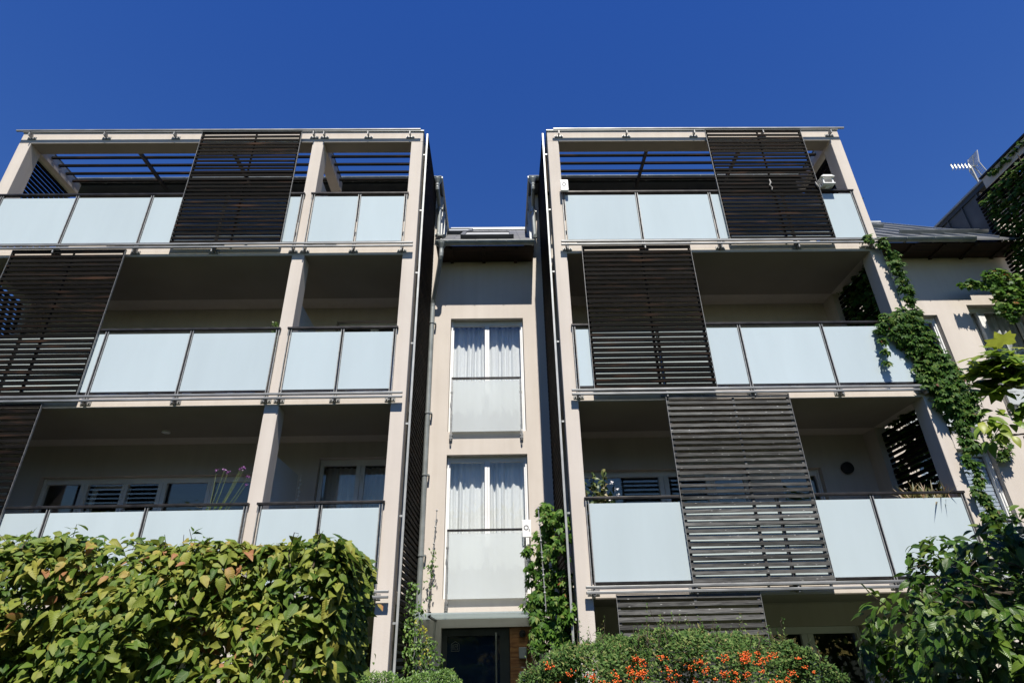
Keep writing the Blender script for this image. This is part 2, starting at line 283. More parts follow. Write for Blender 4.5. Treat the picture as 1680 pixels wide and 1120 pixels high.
def mesh_np(name, V, faces_flat, loop_tot, mat, parent, uv=None):
    me = bpy.data.meshes.new(name)
    me.vertices.add(len(V)); me.vertices.foreach_set("co", V.astype(np.float32).ravel())
    me.loops.add(len(faces_flat)); me.loops.foreach_set("vertex_index", faces_flat.astype(np.int32))
    me.polygons.add(len(loop_tot)); st = np.concatenate([[0], np.cumsum(loop_tot)[:-1]]).astype(np.int32)
    me.polygons.foreach_set("loop_start", st); me.polygons.foreach_set("loop_total", loop_tot.astype(np.int32))
    me.update(calc_edges=True); me.materials.append(M[mat])
    if uv is not None:
        at = me.attributes.new("leaf", 'FLOAT_VECTOR', 'POINT'); at.data.foreach_set("vector", uv.astype(np.float32).ravel())
    o = bpy.data.objects.new(name, me); COL.objects.link(o)
    if parent: o.parent = parent; o.matrix_parent_inverse = Matrix.Translation(-Vector(parent.location))
    return o
# leaf templates: (verts Nx3 with y along the leaf, z along its normal), faces
def blade(n=5, width=0.5, fold=0.18, curl=0.25, serr=0.0, shape=0.8):
    vs = []; fs = []
    for i in range(n + 1):
        t = i / n; w = width / 2 * max(0, math.sin(math.pi * t ** shape)) * (1 + serr * (1 if i % 2 else -1))
        if i in (0, n): w = 0.0
        z = -curl * t * t; vs += [(-w, t, z + fold * w), (0, t, z), (w, t, z + fold * w)]
    for i in range(n):
        a = 3 * i
        for k in (0, 1):
            q = [a + k, a + k + 1, a + 3 + k + 1, a + 3 + k]; fs.append(q)
    # collapse the ends
    remap = {0: 1, 2: 1, 3 * n: 3 * n + 1, 3 * n + 2: 3 * n + 1}
    out = []
    for f in fs:
        g = []
        for i in f:
            j = remap.get(i, i)
            if j not in g: g.append(j)
        if len(g) >= 3: out.append(g)
    used = sorted({i for f in out for i in f}); mp = {u: k for k, u in enumerate(used)}
    return np.array([vs[u] for u in used], float), [[mp[i] for i in f] for f in out]
def palmate(angles, lens, width=0.42, n=3, curl=0.3):
    V = []; F = []
    for a, l in zip(angles, lens):
        v, f = blade(n, width, 0.2, curl); v = v * l; c, s = math.cos(R(a)), math.sin(R(a))
        w = np.stack([v[:, 0] * c + v[:, 1] * s, -v[:, 0] * s + v[:, 1] * c, v[:, 2]], 1)
        F += [[i + len(V) for i in q] for q in f]; V += w.tolist()
    return np.array(V), F
def lobed():
    pol = [(0, 0.0), (12, 0.62), (24, 0.5), (40, 0.85), (52, 0.62), (66, 0.7), (90, 0.46), (118, 0.5), (150, 0.3)]
    pts = [(0.0, 1.0)] + [(r * math.sin(R(a)) * 1.02, 0.12 + r * math.cos(R(a)) * 0.95) for a, r in pol[1:]]
    left = [(-x, y) for x, y in pts[1:]][::-1]
    allp = pts + [(0, 0.0)] + left
    V = [(x, y, -0.22 * (x * x + (y - .3) ** 2)) for x, y in allp] + [(0, 0.3, -0.05)]
    c = len(V) - 1; n = len(allp)
    return np.array(V), [[c, (i + 1) % n, i] for i in range(n)]
T_HORN = blade(6, 0.60, 0.22, 0.28, 0.07, 0.75)
T_CURL = blade(6, 0.56, 0.55, 0.75, 0.09, 0.8)
T_SHRUB = blade(5, 0.50, 0.28, 0.35, 0.0, 0.85)
T_SMALL = blade(2, 0.42, 0.25, 0.15)
T_CREEP = palmate([-78, -38, 0, 38, 78], [0.68, 0.92, 1.0, 0.92, 0.68])
T_GRASS = blade(4, 0.07, 0.2, 0.5)
T_LOBE = lobed()
T_PETAL = blade(2, 0.7, 0.2, 0.2)
def leaves(name, tmpl, P, N, T, S, mat, parent=None):
    v, f = tmpl; P = np.asarray(P, float); N = np.asarray(N, float); T = np.asarray(T, float); S = np.asarray(S, float)
    N = N / (np.linalg.norm(N, axis=1, keepdims=True) + 1e-9)
    T = T - (T * N).sum(1, keepdims=True) * N; T = T / (np.linalg.norm(T, axis=1, keepdims=True) + 1e-9)
    B = np.cross(T, N)
    V = P[:, None] + S[:, None, None] * (v[None, :, 0:1] * B[:, None] + v[None, :, 1:2] * T[:, None] + v[None, :, 2:3] * N[:, None])
    flat = np.array([i for q in f for i in q]); tot = np.array([len(q) for q in f]); n = len(P)
    ff = (flat[None] + (np.arange(n) * len(v))[:, None]).ravel()
    return mesh_np(name, V.reshape(-1, 3), ff, np.tile(tot, n), mat, parent, np.tile(v, (n, 1)))
def rn(n, s=1.0): return rng.normal(0, s, (n, 3))

# ------------------------------------------------------------------ setting: ground
g = MB(); NX = 24
g.add([(-300, -300, 0), (300, -300, 0), (300, 300, 0), (-300, 300, 0)], [(0, 1, 2, 3)])
go = g.build("ground", 'ground'); go["kind"] = "structure"

# ------------------------------------------------------------------ the apartment building
B = thing("apartment_building", "pale plastered apartment building with balcony bays, frosted glass railings and dark sliding slat screens", "building", (0, 11, 0))
SB = [2.32, 5.275, 8.215]              # slab undersides
FL = [2.51, 5.45, 8.39]             # floor levels
WALL_Y = 11.0

def wall(name, x0, x1, z0, z1, y0, y1, holes, mat='plaster', parent=B):
    xs = sorted({x0, x1, *[h[0] for h in holes], *[h[1] for h in holes]}); zs = sorted({z0, z1, *[h[2] for h in holes], *[h[3] for h in holes]})
    xs = [x for x in xs if x0 <= x <= x1]; zs = [z for z in zs if z0 <= z <= z1]
    def solid(i, j):
        if i < 0 or j < 0 or i >= len(xs) - 1 or j >= len(zs) - 1: return False
        cx, cz = (xs[i] + xs[i + 1]) / 2, (zs[j] + zs[j + 1]) / 2
        return not any(h[0] < cx < h[1] and h[2] < cz < h[3] for h in holes)
    m = MB()
    for i in range(len(xs) - 1):
        for j in range(len(zs) - 1):
            if not solid(i, j): continue
            a, b, c, d = xs[i], xs[i + 1], zs[j], zs[j + 1]
            m.add([(a, y0, c), (b, y0, c), (b, y0, d), (a, y0, d)], [(0, 1, 2, 3)])
            m.add([(a, y1, c), (b, y1, c), (b, y1, d), (a, y1, d)], [(3, 2, 1, 0)])
            if not solid(i - 1, j): m.add([(a, y0, c), (a, y0, d), (a, y1, d), (a, y1, c)], [(0, 1, 2, 3)])
            if not solid(i + 1, j): m.add([(b, y0, c), (b, y1, c), (b, y1, d), (b, y0, d)], [(0, 1, 2, 3)])
            if not solid(i, j - 1): m.add([(a, y0, c), (a, y1, c), (b, y1, c), (b, y0, c)], [(0, 1, 2, 3)])
            if not solid(i, j + 1): m.add([(a, y0, d), (b, y0, d), (b, y1, d), (a, y1, d)], [(0, 1, 2, 3)])
    return m.build(name, mat, parent)

WIN = []        # x0, x1, z0, z1, list of mullion (a,b), kind
for k in (1, 2):
    WIN.append((-1.0, 0.51, FL[k - 1], FL[k - 1] + 2.49, [(-0.29, -0.20)], 'curtain'))
for k in (0, 1):
    WIN.append((-8.38, -4.45, FL[k] + 0.05, FL[k] + 2.19, [(-7.69, -7.56), (-6.94, -6.84), (-6.28, -6.13), (-5.39, -5.27)], 'plain'))
    WIN.append((-3.37, -1.80, FL[k], FL[k] + 2.47, [(-2.69, -2.53)], 'curtain_dim'))
    WIN.append((1.36, 4.62, FL[k] + 0.05, FL[k] + 2.16, [(2.96, 3.14), (3.84, 4.01)], 'blind'))
    WIN.append((5.2, 6.0, FL[k], FL[k] + 2.14, [], 'plain'))
WIN.append((4.2, 6.0, 0.02, 1.98, [(5.0, 5.2)], 'plain'))
WIN.append((-3.3, -1.8, 0.02, 1.98, [(-2.6, -2.5)], 'plain'))
WIN.append((7.85, 9.36, FL[0], 4.97, [(8.55, 8.64)], 'slats'))
WIN.append((7.85, 9.36, FL[1], 7.91, [(8.55, 8.64)], 'plain'))
WIN.append((10.08, 11.25, 5.75, 8.15, [(10.36, 10.50)], 'curtain'))
WIN.append((10.08, 11.25, 2.75, 5.2, [(10.36, 10.50)], 'curtain'))
DOOR = (-1.0, 0.54, 0.0, 2.07)
wall("facade_wall", -9.7, 16.0, 0.0, 9.55, 11.0, 11.26, [w[:4] for w in WIN] + [DOOR])
# closed rooms behind the facade
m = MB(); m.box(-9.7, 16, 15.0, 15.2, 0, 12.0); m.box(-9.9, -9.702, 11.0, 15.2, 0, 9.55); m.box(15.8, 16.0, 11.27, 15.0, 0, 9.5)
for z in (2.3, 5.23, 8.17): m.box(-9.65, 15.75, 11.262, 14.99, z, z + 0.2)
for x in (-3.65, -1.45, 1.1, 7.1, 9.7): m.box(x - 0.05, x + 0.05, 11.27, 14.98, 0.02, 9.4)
m.build("inner_walls", 'interior', B)

def window(w):
    x0, x1, z0, z1, mull, kind = w
    yf = 11.13; fw = 0.065
    m = MB()
    m.box(x0 + .002, x0 + fw, yf, yf + .07, z0 + .002, z1 - .002); m.box(x1 - fw, x1 - .002, yf, yf + .07, z0 + .002, z1 - .002)
    m.box(x0 + fw + .001, x1 - fw - .001, yf + .003, yf + .068, z1 - .11, z1 - .003); m.box(x0 + fw + .001, x1 - fw - .001, yf + .003, yf + .068, z0 + .003, z0 + .09)
    for a, b in mull:
        h = (b - a)
        m.box(a, a + h * .48, yf - .005, yf + .066, z0 + .091, z1 - .111); m.box(a + h * .52, b, yf - .002, yf + .064, z0 + .091, z1 - .111)
    for xx in (x0 + .012, x1 - .042):           # blind guide rails
        m.box(xx, xx + .03, yf - .03, yf - .001, z0 + .01, z1 - .02)
    fr = m.build("window", 'frame', B)
    edges = [x0 + fw] + [e for ab in mull for e in ab] + [x1 - fw]
    for a, b in zip(edges[0::2], edges[1::2]):
        p = MB().box(a, b, yf + .03, yf + .042, z0 + .09, z1 - .11); p.build("pane", 'glass', fr)
    if kind.startswith('curtain'):
        zt = z1 - .06
        for a, b in zip([x0] + [ab[1] - .06 for ab in mull], [ab[0] + .03 for ab in mull] + [x1]):
            c = MB(); n = int((b - a) / 0.012); vs = []
            f1, f2, ph = 2 * math.pi / random.uniform(.10, .13), 2 * math.pi / random.uniform(.2, .3), random.uniform(0, 6)
            yb = 11.32 if kind == 'curtain' else 11.5
            for i in range(n + 1):
                x = a + (b - a) * i / n; amp = .022 + .014 * math.sin(f2 * .37 * x + ph)
                for q in range(7):
                    vs.append((x + .006 * math.sin(q * 1.1 + x * 9), yb + amp * math.sin(f1 * x + ph + .12 * math.sin(q)) + .018 * math.sin(f2 * x + ph * 2) * (1 + .1 * q), zt - (zt - z0 - .03) * q / 6))
            c.add(vs, [(i * 7 + q, i * 7 + q + 1, (i + 1) * 7 + q + 1, (i + 1) * 7 + q) for i in range(n) for q in range(6)])
            c.build("curtain", 'curtain', fr, smooth=True)
    if kind == 'blind':
        c = MB()
        for i in range(int((z1 - z0 - .2) / .06)): c.box(x0 + .07, mull[0][0] - .02, 11.25, 11.262, z0 + .1 + i * .06, z0 + .15 + i * .06)
        c.build("blind", 'blind_dark', fr)
    if kind == 'slats':
        c = MB()
        for i in range(int((z1 - z0 - .2) / .07)): c.bar((x0 + .07, 11.22, z0 + .12 + i * .07), (x1 - .07, 11.22, z0 + .12 + i * .07), .012, .058)
        c.build("blind", 'blind', fr)
    return fr
for w in WIN: window(w)
# an open sash of the first-floor window, tilted inwards
m = MB(); a, b, z0, z1 = -7.55, -6.95, 2.62, 4.58
def tilt(x, z): return (x, 11.2 + .16 * (z - z0) / (z1 - z0), z)
m.bar(tilt(a, z0), tilt(a, z1), .07, .06, (0, 1, 0)); m.bar(tilt(b, z0), tilt(b, z1), .07, .06, (0, 1, 0)); m.bar(tilt(a, z1), tilt(b, z1), .06, .07); m.bar(tilt(a, z0), tilt(b, z0), .06, .07)
m.build("open_sash", 'frame', B)

# french railings of the recesses
def french(x0, x1, zt, zb):
    y = 10.93
    m = MB(); m.box(x0 - .015, x1 + .015, y - .02, y + .03, zt - .035, zt)
    r = m.build("french_railing", 'iron', B)
    MB().box(x0 + .022, x1 - .022, y - .004, y + .008, zb + .03, zt - .075).build("glass_pane", 'frost_clear', r)
    for x in (x0, x1):
        p = MB(); p.box(x - .016, x - .004, y - .018, y + .018, zb - .12, zt - .036); p.box(x + .004, x + .016, y - .018, y + .018, zb - .12, zt - .036)
        for z in (zb - .1, zb - .04, zt - .32): p.box(x - .03, x + .03, y + .019, WALL_Y - .002, z, z + .03); 
        p.ball((x, y, zb - .14), .018, 8)
        p.build("railing_post", 'steel', r)
    return r
french(-0.93, 0.415, 6.55, 5.40); french(-0.93, 0.415, 3.63, 2.47); french(7.9, 9.29, 6.56, 5.36); french(7.9, 9.29, 3.62, 2.42); french(10.02, 11.2, 6.9, 5.8)

# balcony wings: posts, slabs, beams, rails, railings, screens
WINGS = {'a': (-9.69, -1.52, [(-9.69, -9.455), (-3.77, -3.545), (-1.755, -1.52)]),
         'b': (1.05, 7.19, [(1.05, 1.28), (6.965, 7.19)])}
PY0, PY1 = 9.1, 9.40
for key, (x0, x1, posts) in WINGS.items():
    for z in SB:
        MB().box(x0 + .004, x1 - .004, PY0, 10.997, z, z + .18).build("balcony_slab", 'plaster', B, bevel=.008)
    for z in SB:
        MB().box(x0 + .24, x1 - .24, PY0 + .006, 10.59, z - .006, z - .001).build("shade_soffit", 'soffit', B)  # thin sheet whose darker colour carries the ceiling's shade
        MB().box(x0 + .24, x1 - .24, PY0 + .10, 10.59, z + .181, z + .205).build("added_deck_boards", 'deck', B)  # unseen dark floor sheet, added to cut bounce onto the ceilings
    for a, b in posts:
        MB().box(a, b, PY0 - .0025, PY1, 0.0, 11.048).build("post", 'plaster', B, bevel=.01)
    MB().box(x0, x1, PY0, PY1, 11.05, 11.335).build("front_beam", 'plaster', B, bevel=.008)
    MB().box(x0 + .24, x1 - .24, PY0 + .006, PY1 - .004, 11.044, 11.0485).build("shade_soffit", 'soffit', B)  # same shade-coloured sheet, added to darken the beam's underside
    c = MB(); c.box(x0 - .012, x1 + .012, PY0 - .025, PY1 + .02, 11.3355, 11.36); c.build("beam_coping", 'zinc', B)
    for a, b in posts:
        d = MB(); d.box(a + .002, b - .002, PY1 + .002, 10.62, 11.052, 11.33); d.build("cross_beam", 'plaster', B, bevel=.006)
        d = MB(); d.box(a - .01, b + .01, PY1 + .021, 10.64, 11.3315, 11.352); d.build("beam_coping", 'zinc_dark', B)
    # solid return walls at the back of the bays, per floor
    for k in range(3):
        top = SB[k] - .002 ; bot = 0.0 if k == 0 else SB[k - 1] + .181
        for a, b in (posts[0], posts[-1]):
            MB().box(a + .01, b - .01, 10.6, 10.996, bot, top).build("return_wall", 'plaster', B)
    # pergola
    for ya in (9.44, 9.67, 9.90, 10.14, 10.37):
        for (p, q) in zip(posts[:-1], posts[1:]):
            MB().box(p[1] + .003, q[0] - .003, ya - .024, ya + .024, 11.19, 11.235).build("pergola_slat", 'batten', B)
# pergola rafters under the slats
for x in (-7.49, 3.2, -5.55, 5.2):
    MB().box(x - .03, x + .03, PY1 + .004, 10.6, 11.12, 11.188).build("pergola_rafter", 'iron', B)

# sliding rails: pairs of tubes at each slab
RAIL_Z = [(2.455, 2.385), (5.425, 5.355), (8.405, 8.335)]
for key, xa, xb in (('a', -9.75, -1.56), ('b', 1.17, 7.27)):
    for zz in RAIL_Z + [(11.285, None)]:
        for z in zz:
            if z is None: continue
            MB().box(xa, xb, 8.972, 9.008, z - .018, z + .018).build("sliding_rail", 'steel', B, bevel=.006)

HZ = [3.70, 6.665, 9.645]; GT = [3.62, 6.585, 9.57]; GB = [2.53, 5.53, 8.50]
def railing(k, x0, x1, studs):
    r = MB().box(x0, x1, 9.035, 9.10, HZ[k] - .018, HZ[k] + .018)
    o = r.build("balcony_railing", 'iron', B, bevel=.004)
    MB().box(x0 + .03, x1 - .03, 9.062, 9.078, GB[k] - .03, GB[k] - .006).build("bottom_rail", 'iron', o)
    for x in studs:
        p = MB()
        for s in (-1, 1): p.box(x + s * .02 - .006, x + s * .02 + .006, 9.048, 9.094, SB[k] + .06, HZ[k] - .019)
        p.build("railing_post", 'bracket', o)
        q = MB(); z = SB[k] + .045
        q.box(x - .085, x + .085, 9.086, 9.0985, z, z + .07); q.box(x - .01, x + .01, 8.985, 9.085, z - .02, z + .07)
        for s in (-1, 1): q.tube([(x + s * .055, 9.086, z + .035), (x + s * .055, 9.072, z + .035)], .012, 8)
        q.build("bracket", 'bracket', o)
    ed = sorted(studs)
    for a, b in zip(ed[:-1], ed[1:]):
        MB().box(a + .03, b - .03, 9.064, 9.076, GB[k], GT[k] + random.uniform(-.004, .004)).build("glass_pane", 'frost', o)
for k in (0, 1, 2):
    railing(k, -9.66, -3.72, [-9.46, -8.04, -6.62, -5.20, -3.76])
    railing(k, -3.60, -1.72, [-3.55, -2.66, -1.77])
    railing(k, 1.25, 7.03, [1.29, 2.72, 4.15, 5.59, 6.99])
# brackets of the top beam
for x in (-9.47, -7.97, -6.57, -3.75, -3.54, -2.64, -1.78, 1.29, 2.7, 4.11, 5.55, 6.98):
    q = MB(); z = 11.14
    q.box(x - .085, x + .085, 9.086, 9.0985, z, z + .07); q.box(x - .01, x + .01, 8.985, 9.085, z + .02, z + .12)
    for s in (-1, 1): q.tube([(x + s * .055, 9.086, z + .035), (x + s * .055, 9.072, z + .035)], .012, 8)
    q.build("rail_bracket", 'bracket', B)
# underside of ground-floor beam brackets already belong to the railings

def louvre(x0, x1, z0, z1, mat='batten', pitch=.0925, hh=.056):
    m = MB(); n = int((z1 - z0) / pitch)
    for i in range(n):
        z = z1 - .045 - i * (z1 - z0 - .09) / (n - 1); j = random.uniform(-.003, .003); t = random.uniform(-.003, .003)
        h = hh + random.uniform(-.004, .004)
        m.bar((x0 + .006, 9.017 + t, z + j), (x1 - .006, 9.017 - t, z + j + random.uniform(-.005, .005)), .018, h)
    f = MB(); f.box(x0, x0 + .005, 9.0, 9.033, z0, z1); f.box(x1 - .005, x1, 9.0, 9.033, z0, z1)
    f.box(x0 + .005, x1 - .005, 9.003, 9.03, z0, z0 + .008); f.box(x0 + .005, x1 - .005, 9.003, 9.03, z1 - .008, z1)
    c = m; xm = (x0 + x1) / 2 + .09
    for i in range(n - 1):
        z = z1 - .045 - (i + .5) * (z1 - z0 - .09) / (n - 1)
        c.box(xm - .018, xm + .018, 9.0265, 9.034, z - .05, z + .05)
    for xx in (x0 + .03, x1 - .03):
        for i in range(n - 1):
            z = z1 - .045 - (i + .5) * (z1 - z0 - .09) / (n - 1)
            c.box(xx - .018, xx + .018, 9.0265, 9.034, z - .05, z + .05)
    o = m.build("louvre_panel", mat, B); f.build("panel_frame", 'bracket', o)
    return o
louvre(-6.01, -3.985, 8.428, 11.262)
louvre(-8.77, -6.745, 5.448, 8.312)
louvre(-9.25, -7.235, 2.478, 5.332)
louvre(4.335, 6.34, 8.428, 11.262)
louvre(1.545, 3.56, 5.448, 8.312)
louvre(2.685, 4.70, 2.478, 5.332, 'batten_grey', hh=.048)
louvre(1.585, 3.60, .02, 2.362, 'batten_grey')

# slatted side screens: slats run in depth
def side_screen(x, y0, y1, z0, z1, face, stile=True, pitch=.095):
    m = MB(); n = int((z1 - z0) / pitch)
    for i in range(n):
        z = z0 + .04 + i * (z1 - z0 - .08) / (n - 1)
        m.bar((x, y0, z), (x, y1, z + random.uniform(-.005, .005)), .035, .055 + random.uniform(-.003, .003))
    o = m.build("side_screen", 'batten', B)
    f = MB()
    if stile:
        f.box(x - .019, x + .013, y0 - .035, y0 - .002, z0 - .02, z1 + .03)
        for z in np.arange(z0 + .5, z1, 1.45): f.box(min(x - face * .021, x - face * .062), max(x - face * .021, x - face * .062), y0 - .045, y0 - .015, z, z + .03)
        f.box(x - .02, x + .02, y1 + .002, y1 + .02, z0 - .02, z1 + .03)
    else:
        f.box(x - .02, x + .02, y0 - .02, y0 - .002, z0, z1)
    f.build("screen_frame", 'steel_light', o)
    return o
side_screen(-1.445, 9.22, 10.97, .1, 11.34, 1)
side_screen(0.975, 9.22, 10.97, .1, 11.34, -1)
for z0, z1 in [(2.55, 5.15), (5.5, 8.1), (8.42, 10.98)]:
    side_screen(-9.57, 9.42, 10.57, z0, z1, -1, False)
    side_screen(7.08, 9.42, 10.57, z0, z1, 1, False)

# glass divider between the two bays behind the middle post
for k, (zt, y1) in enumerate([(4.6, 10.8), (7.48, 10.6), (10.5, 10.4)]):
    MB().box(-3.66, -3.645, 9.42, y1, FL[k] + .1, zt).build("balcony_divider", 'frost_clear', B)

# upper storey set back under its own roof: fronts, soffits, gutters
def dormer(x0, x1, cheek_l, cheek_r):
    wall("dormer_wall", x0, x1, 8.41, 11.29, 11.002, 11.24, [(x0 + 1.0, x0 + 3.6, 8.45, 10.6)] if x1 - x0 > 4 else [])
    s = MB(); s.box(x0 - .05, x1 + .05, 10.62, 15.0, 11.30, 11.42); rf = s.build("dormer_roof", 'alu', B)
    MB().box(x0 - .08, x1 + .08, 10.56, 15.05, 11.422, 11.47).build("roof_sheet", 'zinc', rf)
    gutter(x0 - .06, x1 + .06, 10.545, 11.40, .065)
    for x, s in ((x0, -1), (x1, 1)):
        if (s < 0 and not cheek_l) or (s > 0 and not cheek_r): continue
        c = MB(); c.box(x - .02, x + .02, 11.03, 15.0, 9.2, 11.298); o = c.build("dormer_cheek", 'zinc' if s > 0 or x < 5 else 'zinc_dark', B)
        q = MB()
        for y in np.arange(11.05, 15, .52): q.box(min(x + s * .02, x + s * .06), max(x + s * .02, x + s * .06), y, y + .022, 9.3, 11.29)
        q.build("standing_seam", 'steel_light' if s > 0 or x < 5 else 'zinc_dark', o)
def gutter(x0, x1, y, z, r, hooks=True):
    m = MB(); n = 10; vs = []
    for x in (x0, x1):
        for k in range(n + 1):
            a = math.pi + math.pi * k / n; vs.append((x, y + r * math.cos(a), z + r * math.sin(a)))
        for k in range(n, -1, -1):
            a = math.pi + math.pi * k / n; vs.append((x, y + (r - .006) * math.cos(a), z + (r - .006) * math.sin(a)))
    L = 2 * n + 2
    m.add(vs, [(k, L + k, L + (k + 1) % L, (k + 1) % L) for k in range(L)] + [tuple(range(L)), tuple(range(2 * L - 1, L - 1, -1))])
    m.tube([(x0, y - r, z), (x1, y - r, z)], .011, 8)
    for x in np.arange(x0 + .25, x1, .62):
        pts = [(x, y + (r + .006) * math.cos(a), z + (r + .006) * math.sin(a)) for a in [math.pi + math.pi * k / 8 for k in range(9)]]
        m.tube(pts, .009, 6)
    return m.build("gutter", 'gutter', B)
dormer(-9.7, -1.33, True, True)
dormer(0.79, 7.25, True, True)
dormer(11.6, 16.0, True, False)
def downpipe(pts, r=.05, hopper=None, collars=()):
    m = MB()
    if hopper: m.lathe([(.045, -.17), (.05, -.12), (.10, 0.0), (.10, .01), (.09, .01)], hopper, 14)
    # round the corners
    P = [Vector(p) for p in pts]; out = [P[0]]
    for i in range(1, len(P) - 1):
        a, b, c = P[i - 1], P[i], P[i + 1]; d = min(.09, (a - b).length / 2.2, (c - b).length / 2.2)
        p, q = b + (a - b).normalized() * d, b + (c - b).normalized() * d
        out += [p, p * .25 + b * .5 + q * .25, q]
    out.append(P[-1]); m.tube(out, r, 12)
    for z, (x, y) in collars:
        m.tube([(x, y, z - .015), (x, y, z + .015)], r + .012, 12); m.box(x - r - .035, x - r - .005, y - .02, y + .09, z - .012, z + .012); m.box(x + r + .005, x + r + .035, y - .02, y + .09, z - .012, z + .012)
    return m.build("downpipe", 'gutter', B, smooth=False)
downpipe([(-1.36, 10.56, 11.22), (-1.36, 10.56, 11.08), (-1.33, 10.9, 10.85), (-1.33, 10.9, 10.0), (-1.18, 10.72, 9.88)], .045, (-1.36, 10.55, 11.35), [(10.8, (-1.33, 10.9)), (10.06, (-1.33, 10.9))])
downpipe([(0.82, 10.56, 11.22), (0.82, 10.56, 11.08), (0.82, 10.9, 10.85), (0.84, 10.9, 9.95), (0.84, 10.75, 9.9)], .045, (0.82, 10.55, 11.35), [(10.7, (0.82, 10.9))])
downpipe([(-1.19, 10.38, 9.26), (-1.19, 10.38, 9.1), (-1.38, 10.9, 8.25), (-1.38, 10.9, .05)], .048, (-1.19, 10.38, 9.40), [(z, (-1.38, 10.9)) for z in (7.78, 5.8, 4.6, 3.2)])
# eaves and sloped roofs of the recesses
def eave_roof(x0, x1, ridge_y, slope, mat, gx1=None, gy=10.38):
    gx1 = gx1 or x1; z0 = 9.46; zr = z0 + slope * (ridge_y - gy)
    m = MB(); m.add([(x0, gy, z0), (x1, gy, z0), (x1, ridge_y, zr), (x0, ridge_y, zr), (x0, gy, z0 - .05), (x1, gy, z0 - .05), (x1, ridge_y, zr - .05), (x0, ridge_y, zr - .05)],
        [(0, 1, 2, 3), (7, 6, 5, 4), (0, 4, 5, 1), (2, 6, 7, 3), (1, 5, 6, 2), (0, 3, 7, 4)])
    rf = m.build("pitched_roof", mat, B)
    q = MB(); q.box(x0, x1, gy + .06, 10.997, 9.375, 9.40)
    for x in np.arange(x0 + .3, x1, .7): q.box(x - .035, x + .035, gy + .08, 10.996, 9.335, 9.374)
    q.build("eave_soffit", 'soffit_wood', rf)
    MB().box(x0, x1, ridge_y - .06, ridge_y + .06, zr - .02, zr + .05).build("ridge_cap", 'zinc', rf)
    gutter(x0, gx1, gy - .01, 9.44, .07)
    return rf, z0, slope, gy
rf, z0, sl, gy = eave_roof(-1.31, 0.775, 13.6, .885, 'slate')
def skylight(rf, xc, w, y0, y1, z0, sl, gy):
    n = Vector((0, -sl, 1)).normalized(); u = Vector((0, 1, sl)).normalized()
    def P(x, y, h): return Vector((x, y, z0 + sl * (y - gy))) + n * h
    m = MB()
    for (a, b) in ((P(xc - w / 2, y0, .05), P(xc + w / 2, y0, .05)), (P(xc - w / 2, y1, .05), P(xc + w / 2, y1, .05)), (P(xc - w / 2, y0, .05), P(xc - w / 2, y1, .05)), (P(xc + w / 2, y0, .05), P(xc + w / 2, y1, .05))):
        m.bar(a, b, .09, .10, n)
    o = m.build("skylight", 'zinc_dark', rf)
    p = MB(); vs = [P(xc - w / 2 + .05, y0, .075), P(xc + w / 2 - .05, y0, .075), P(xc + w / 2 - .05, y1, .075), P(xc - w / 2 + .05, y1, .075)]
    p.add(vs + [v - n * .02 for v in vs], [(0, 1, 2, 3), (7, 6, 5, 4), (0, 4, 5, 1), (1, 5, 6, 2), (2, 6, 7, 3), (3, 7, 4, 0)]); 
    return o, p
for xc, w_, y0, y1 in ((-0.24, 1.12, 11.05, 11.9), (-1.05, .7, 12.2, 13.0)):
    o, p = skylight(rf, xc, w_, y0, y1, z0, sl, gy)
    p.build("skylight_pane", 'grey_box', B)
rf2, z0, sl, gy = eave_roof(7.3, 11.55, 14.3, .905, 'zinc_dark', 10.32)
q = MB(); nrm = Vector((0, -sl, 1)).normalized()
for x in np.arange(7.6, 11.5, .55):
    q.bar(Vector((x, gy + .02, z0 + sl * .02)) + nrm * .02, Vector((x, 14.2, z0 + sl * (14.2 - gy))) + nrm * .02, .02, .045, nrm)
q.build("standing_seam", 'zinc', rf2)
for y, xa, xb in ((11.1, 9.3, 11.4), (12.6, 8.6, 10.2), (11.9, 7.6, 9.0)):
    b = MB(); c = Vector((0, y, z0 + sl * (y - gy))) + nrm * .07
    b.bar((xa, c.y, c.z), (xb, c.y, c.z), .03, .10, nrm); b.build("snow_guard", 'zinc', rf2)
# stub of the next wing, whose ivy-covered side closes the view
for z in SB: MB().box(11.4, 16, 9.1, 10.997, z, z + .25).build("balcony_slab", 'plaster', B)
MB().box(11.38, 16, 9.1, 9.4, 11.05, 11.335).build("front_beam", 'plaster', B)
MB().box(11.38, 11.62, 9.402, 10.6, 11.05, 11.33).build("cross_beam", 'plaster', B)
MB().box(11.33, 11.66, 9.06, 10.62, 11.3355, 11.37).build("beam_coping", 'iron', B)
MB().box(11.38, 11.62, 9.101, 9.4, 0, 2.269).build("post", 'plaster', B)
for a, b in ((2.52, 5.199), (5.45, 8.139), (8.39, 11.049)): MB().box(11.38, 11.62, 9.101, 9.4, a, b).build("post", 'plaster', B)
side_screen(11.33, 9.42, 10.9, .2, 11.0, -1, False)

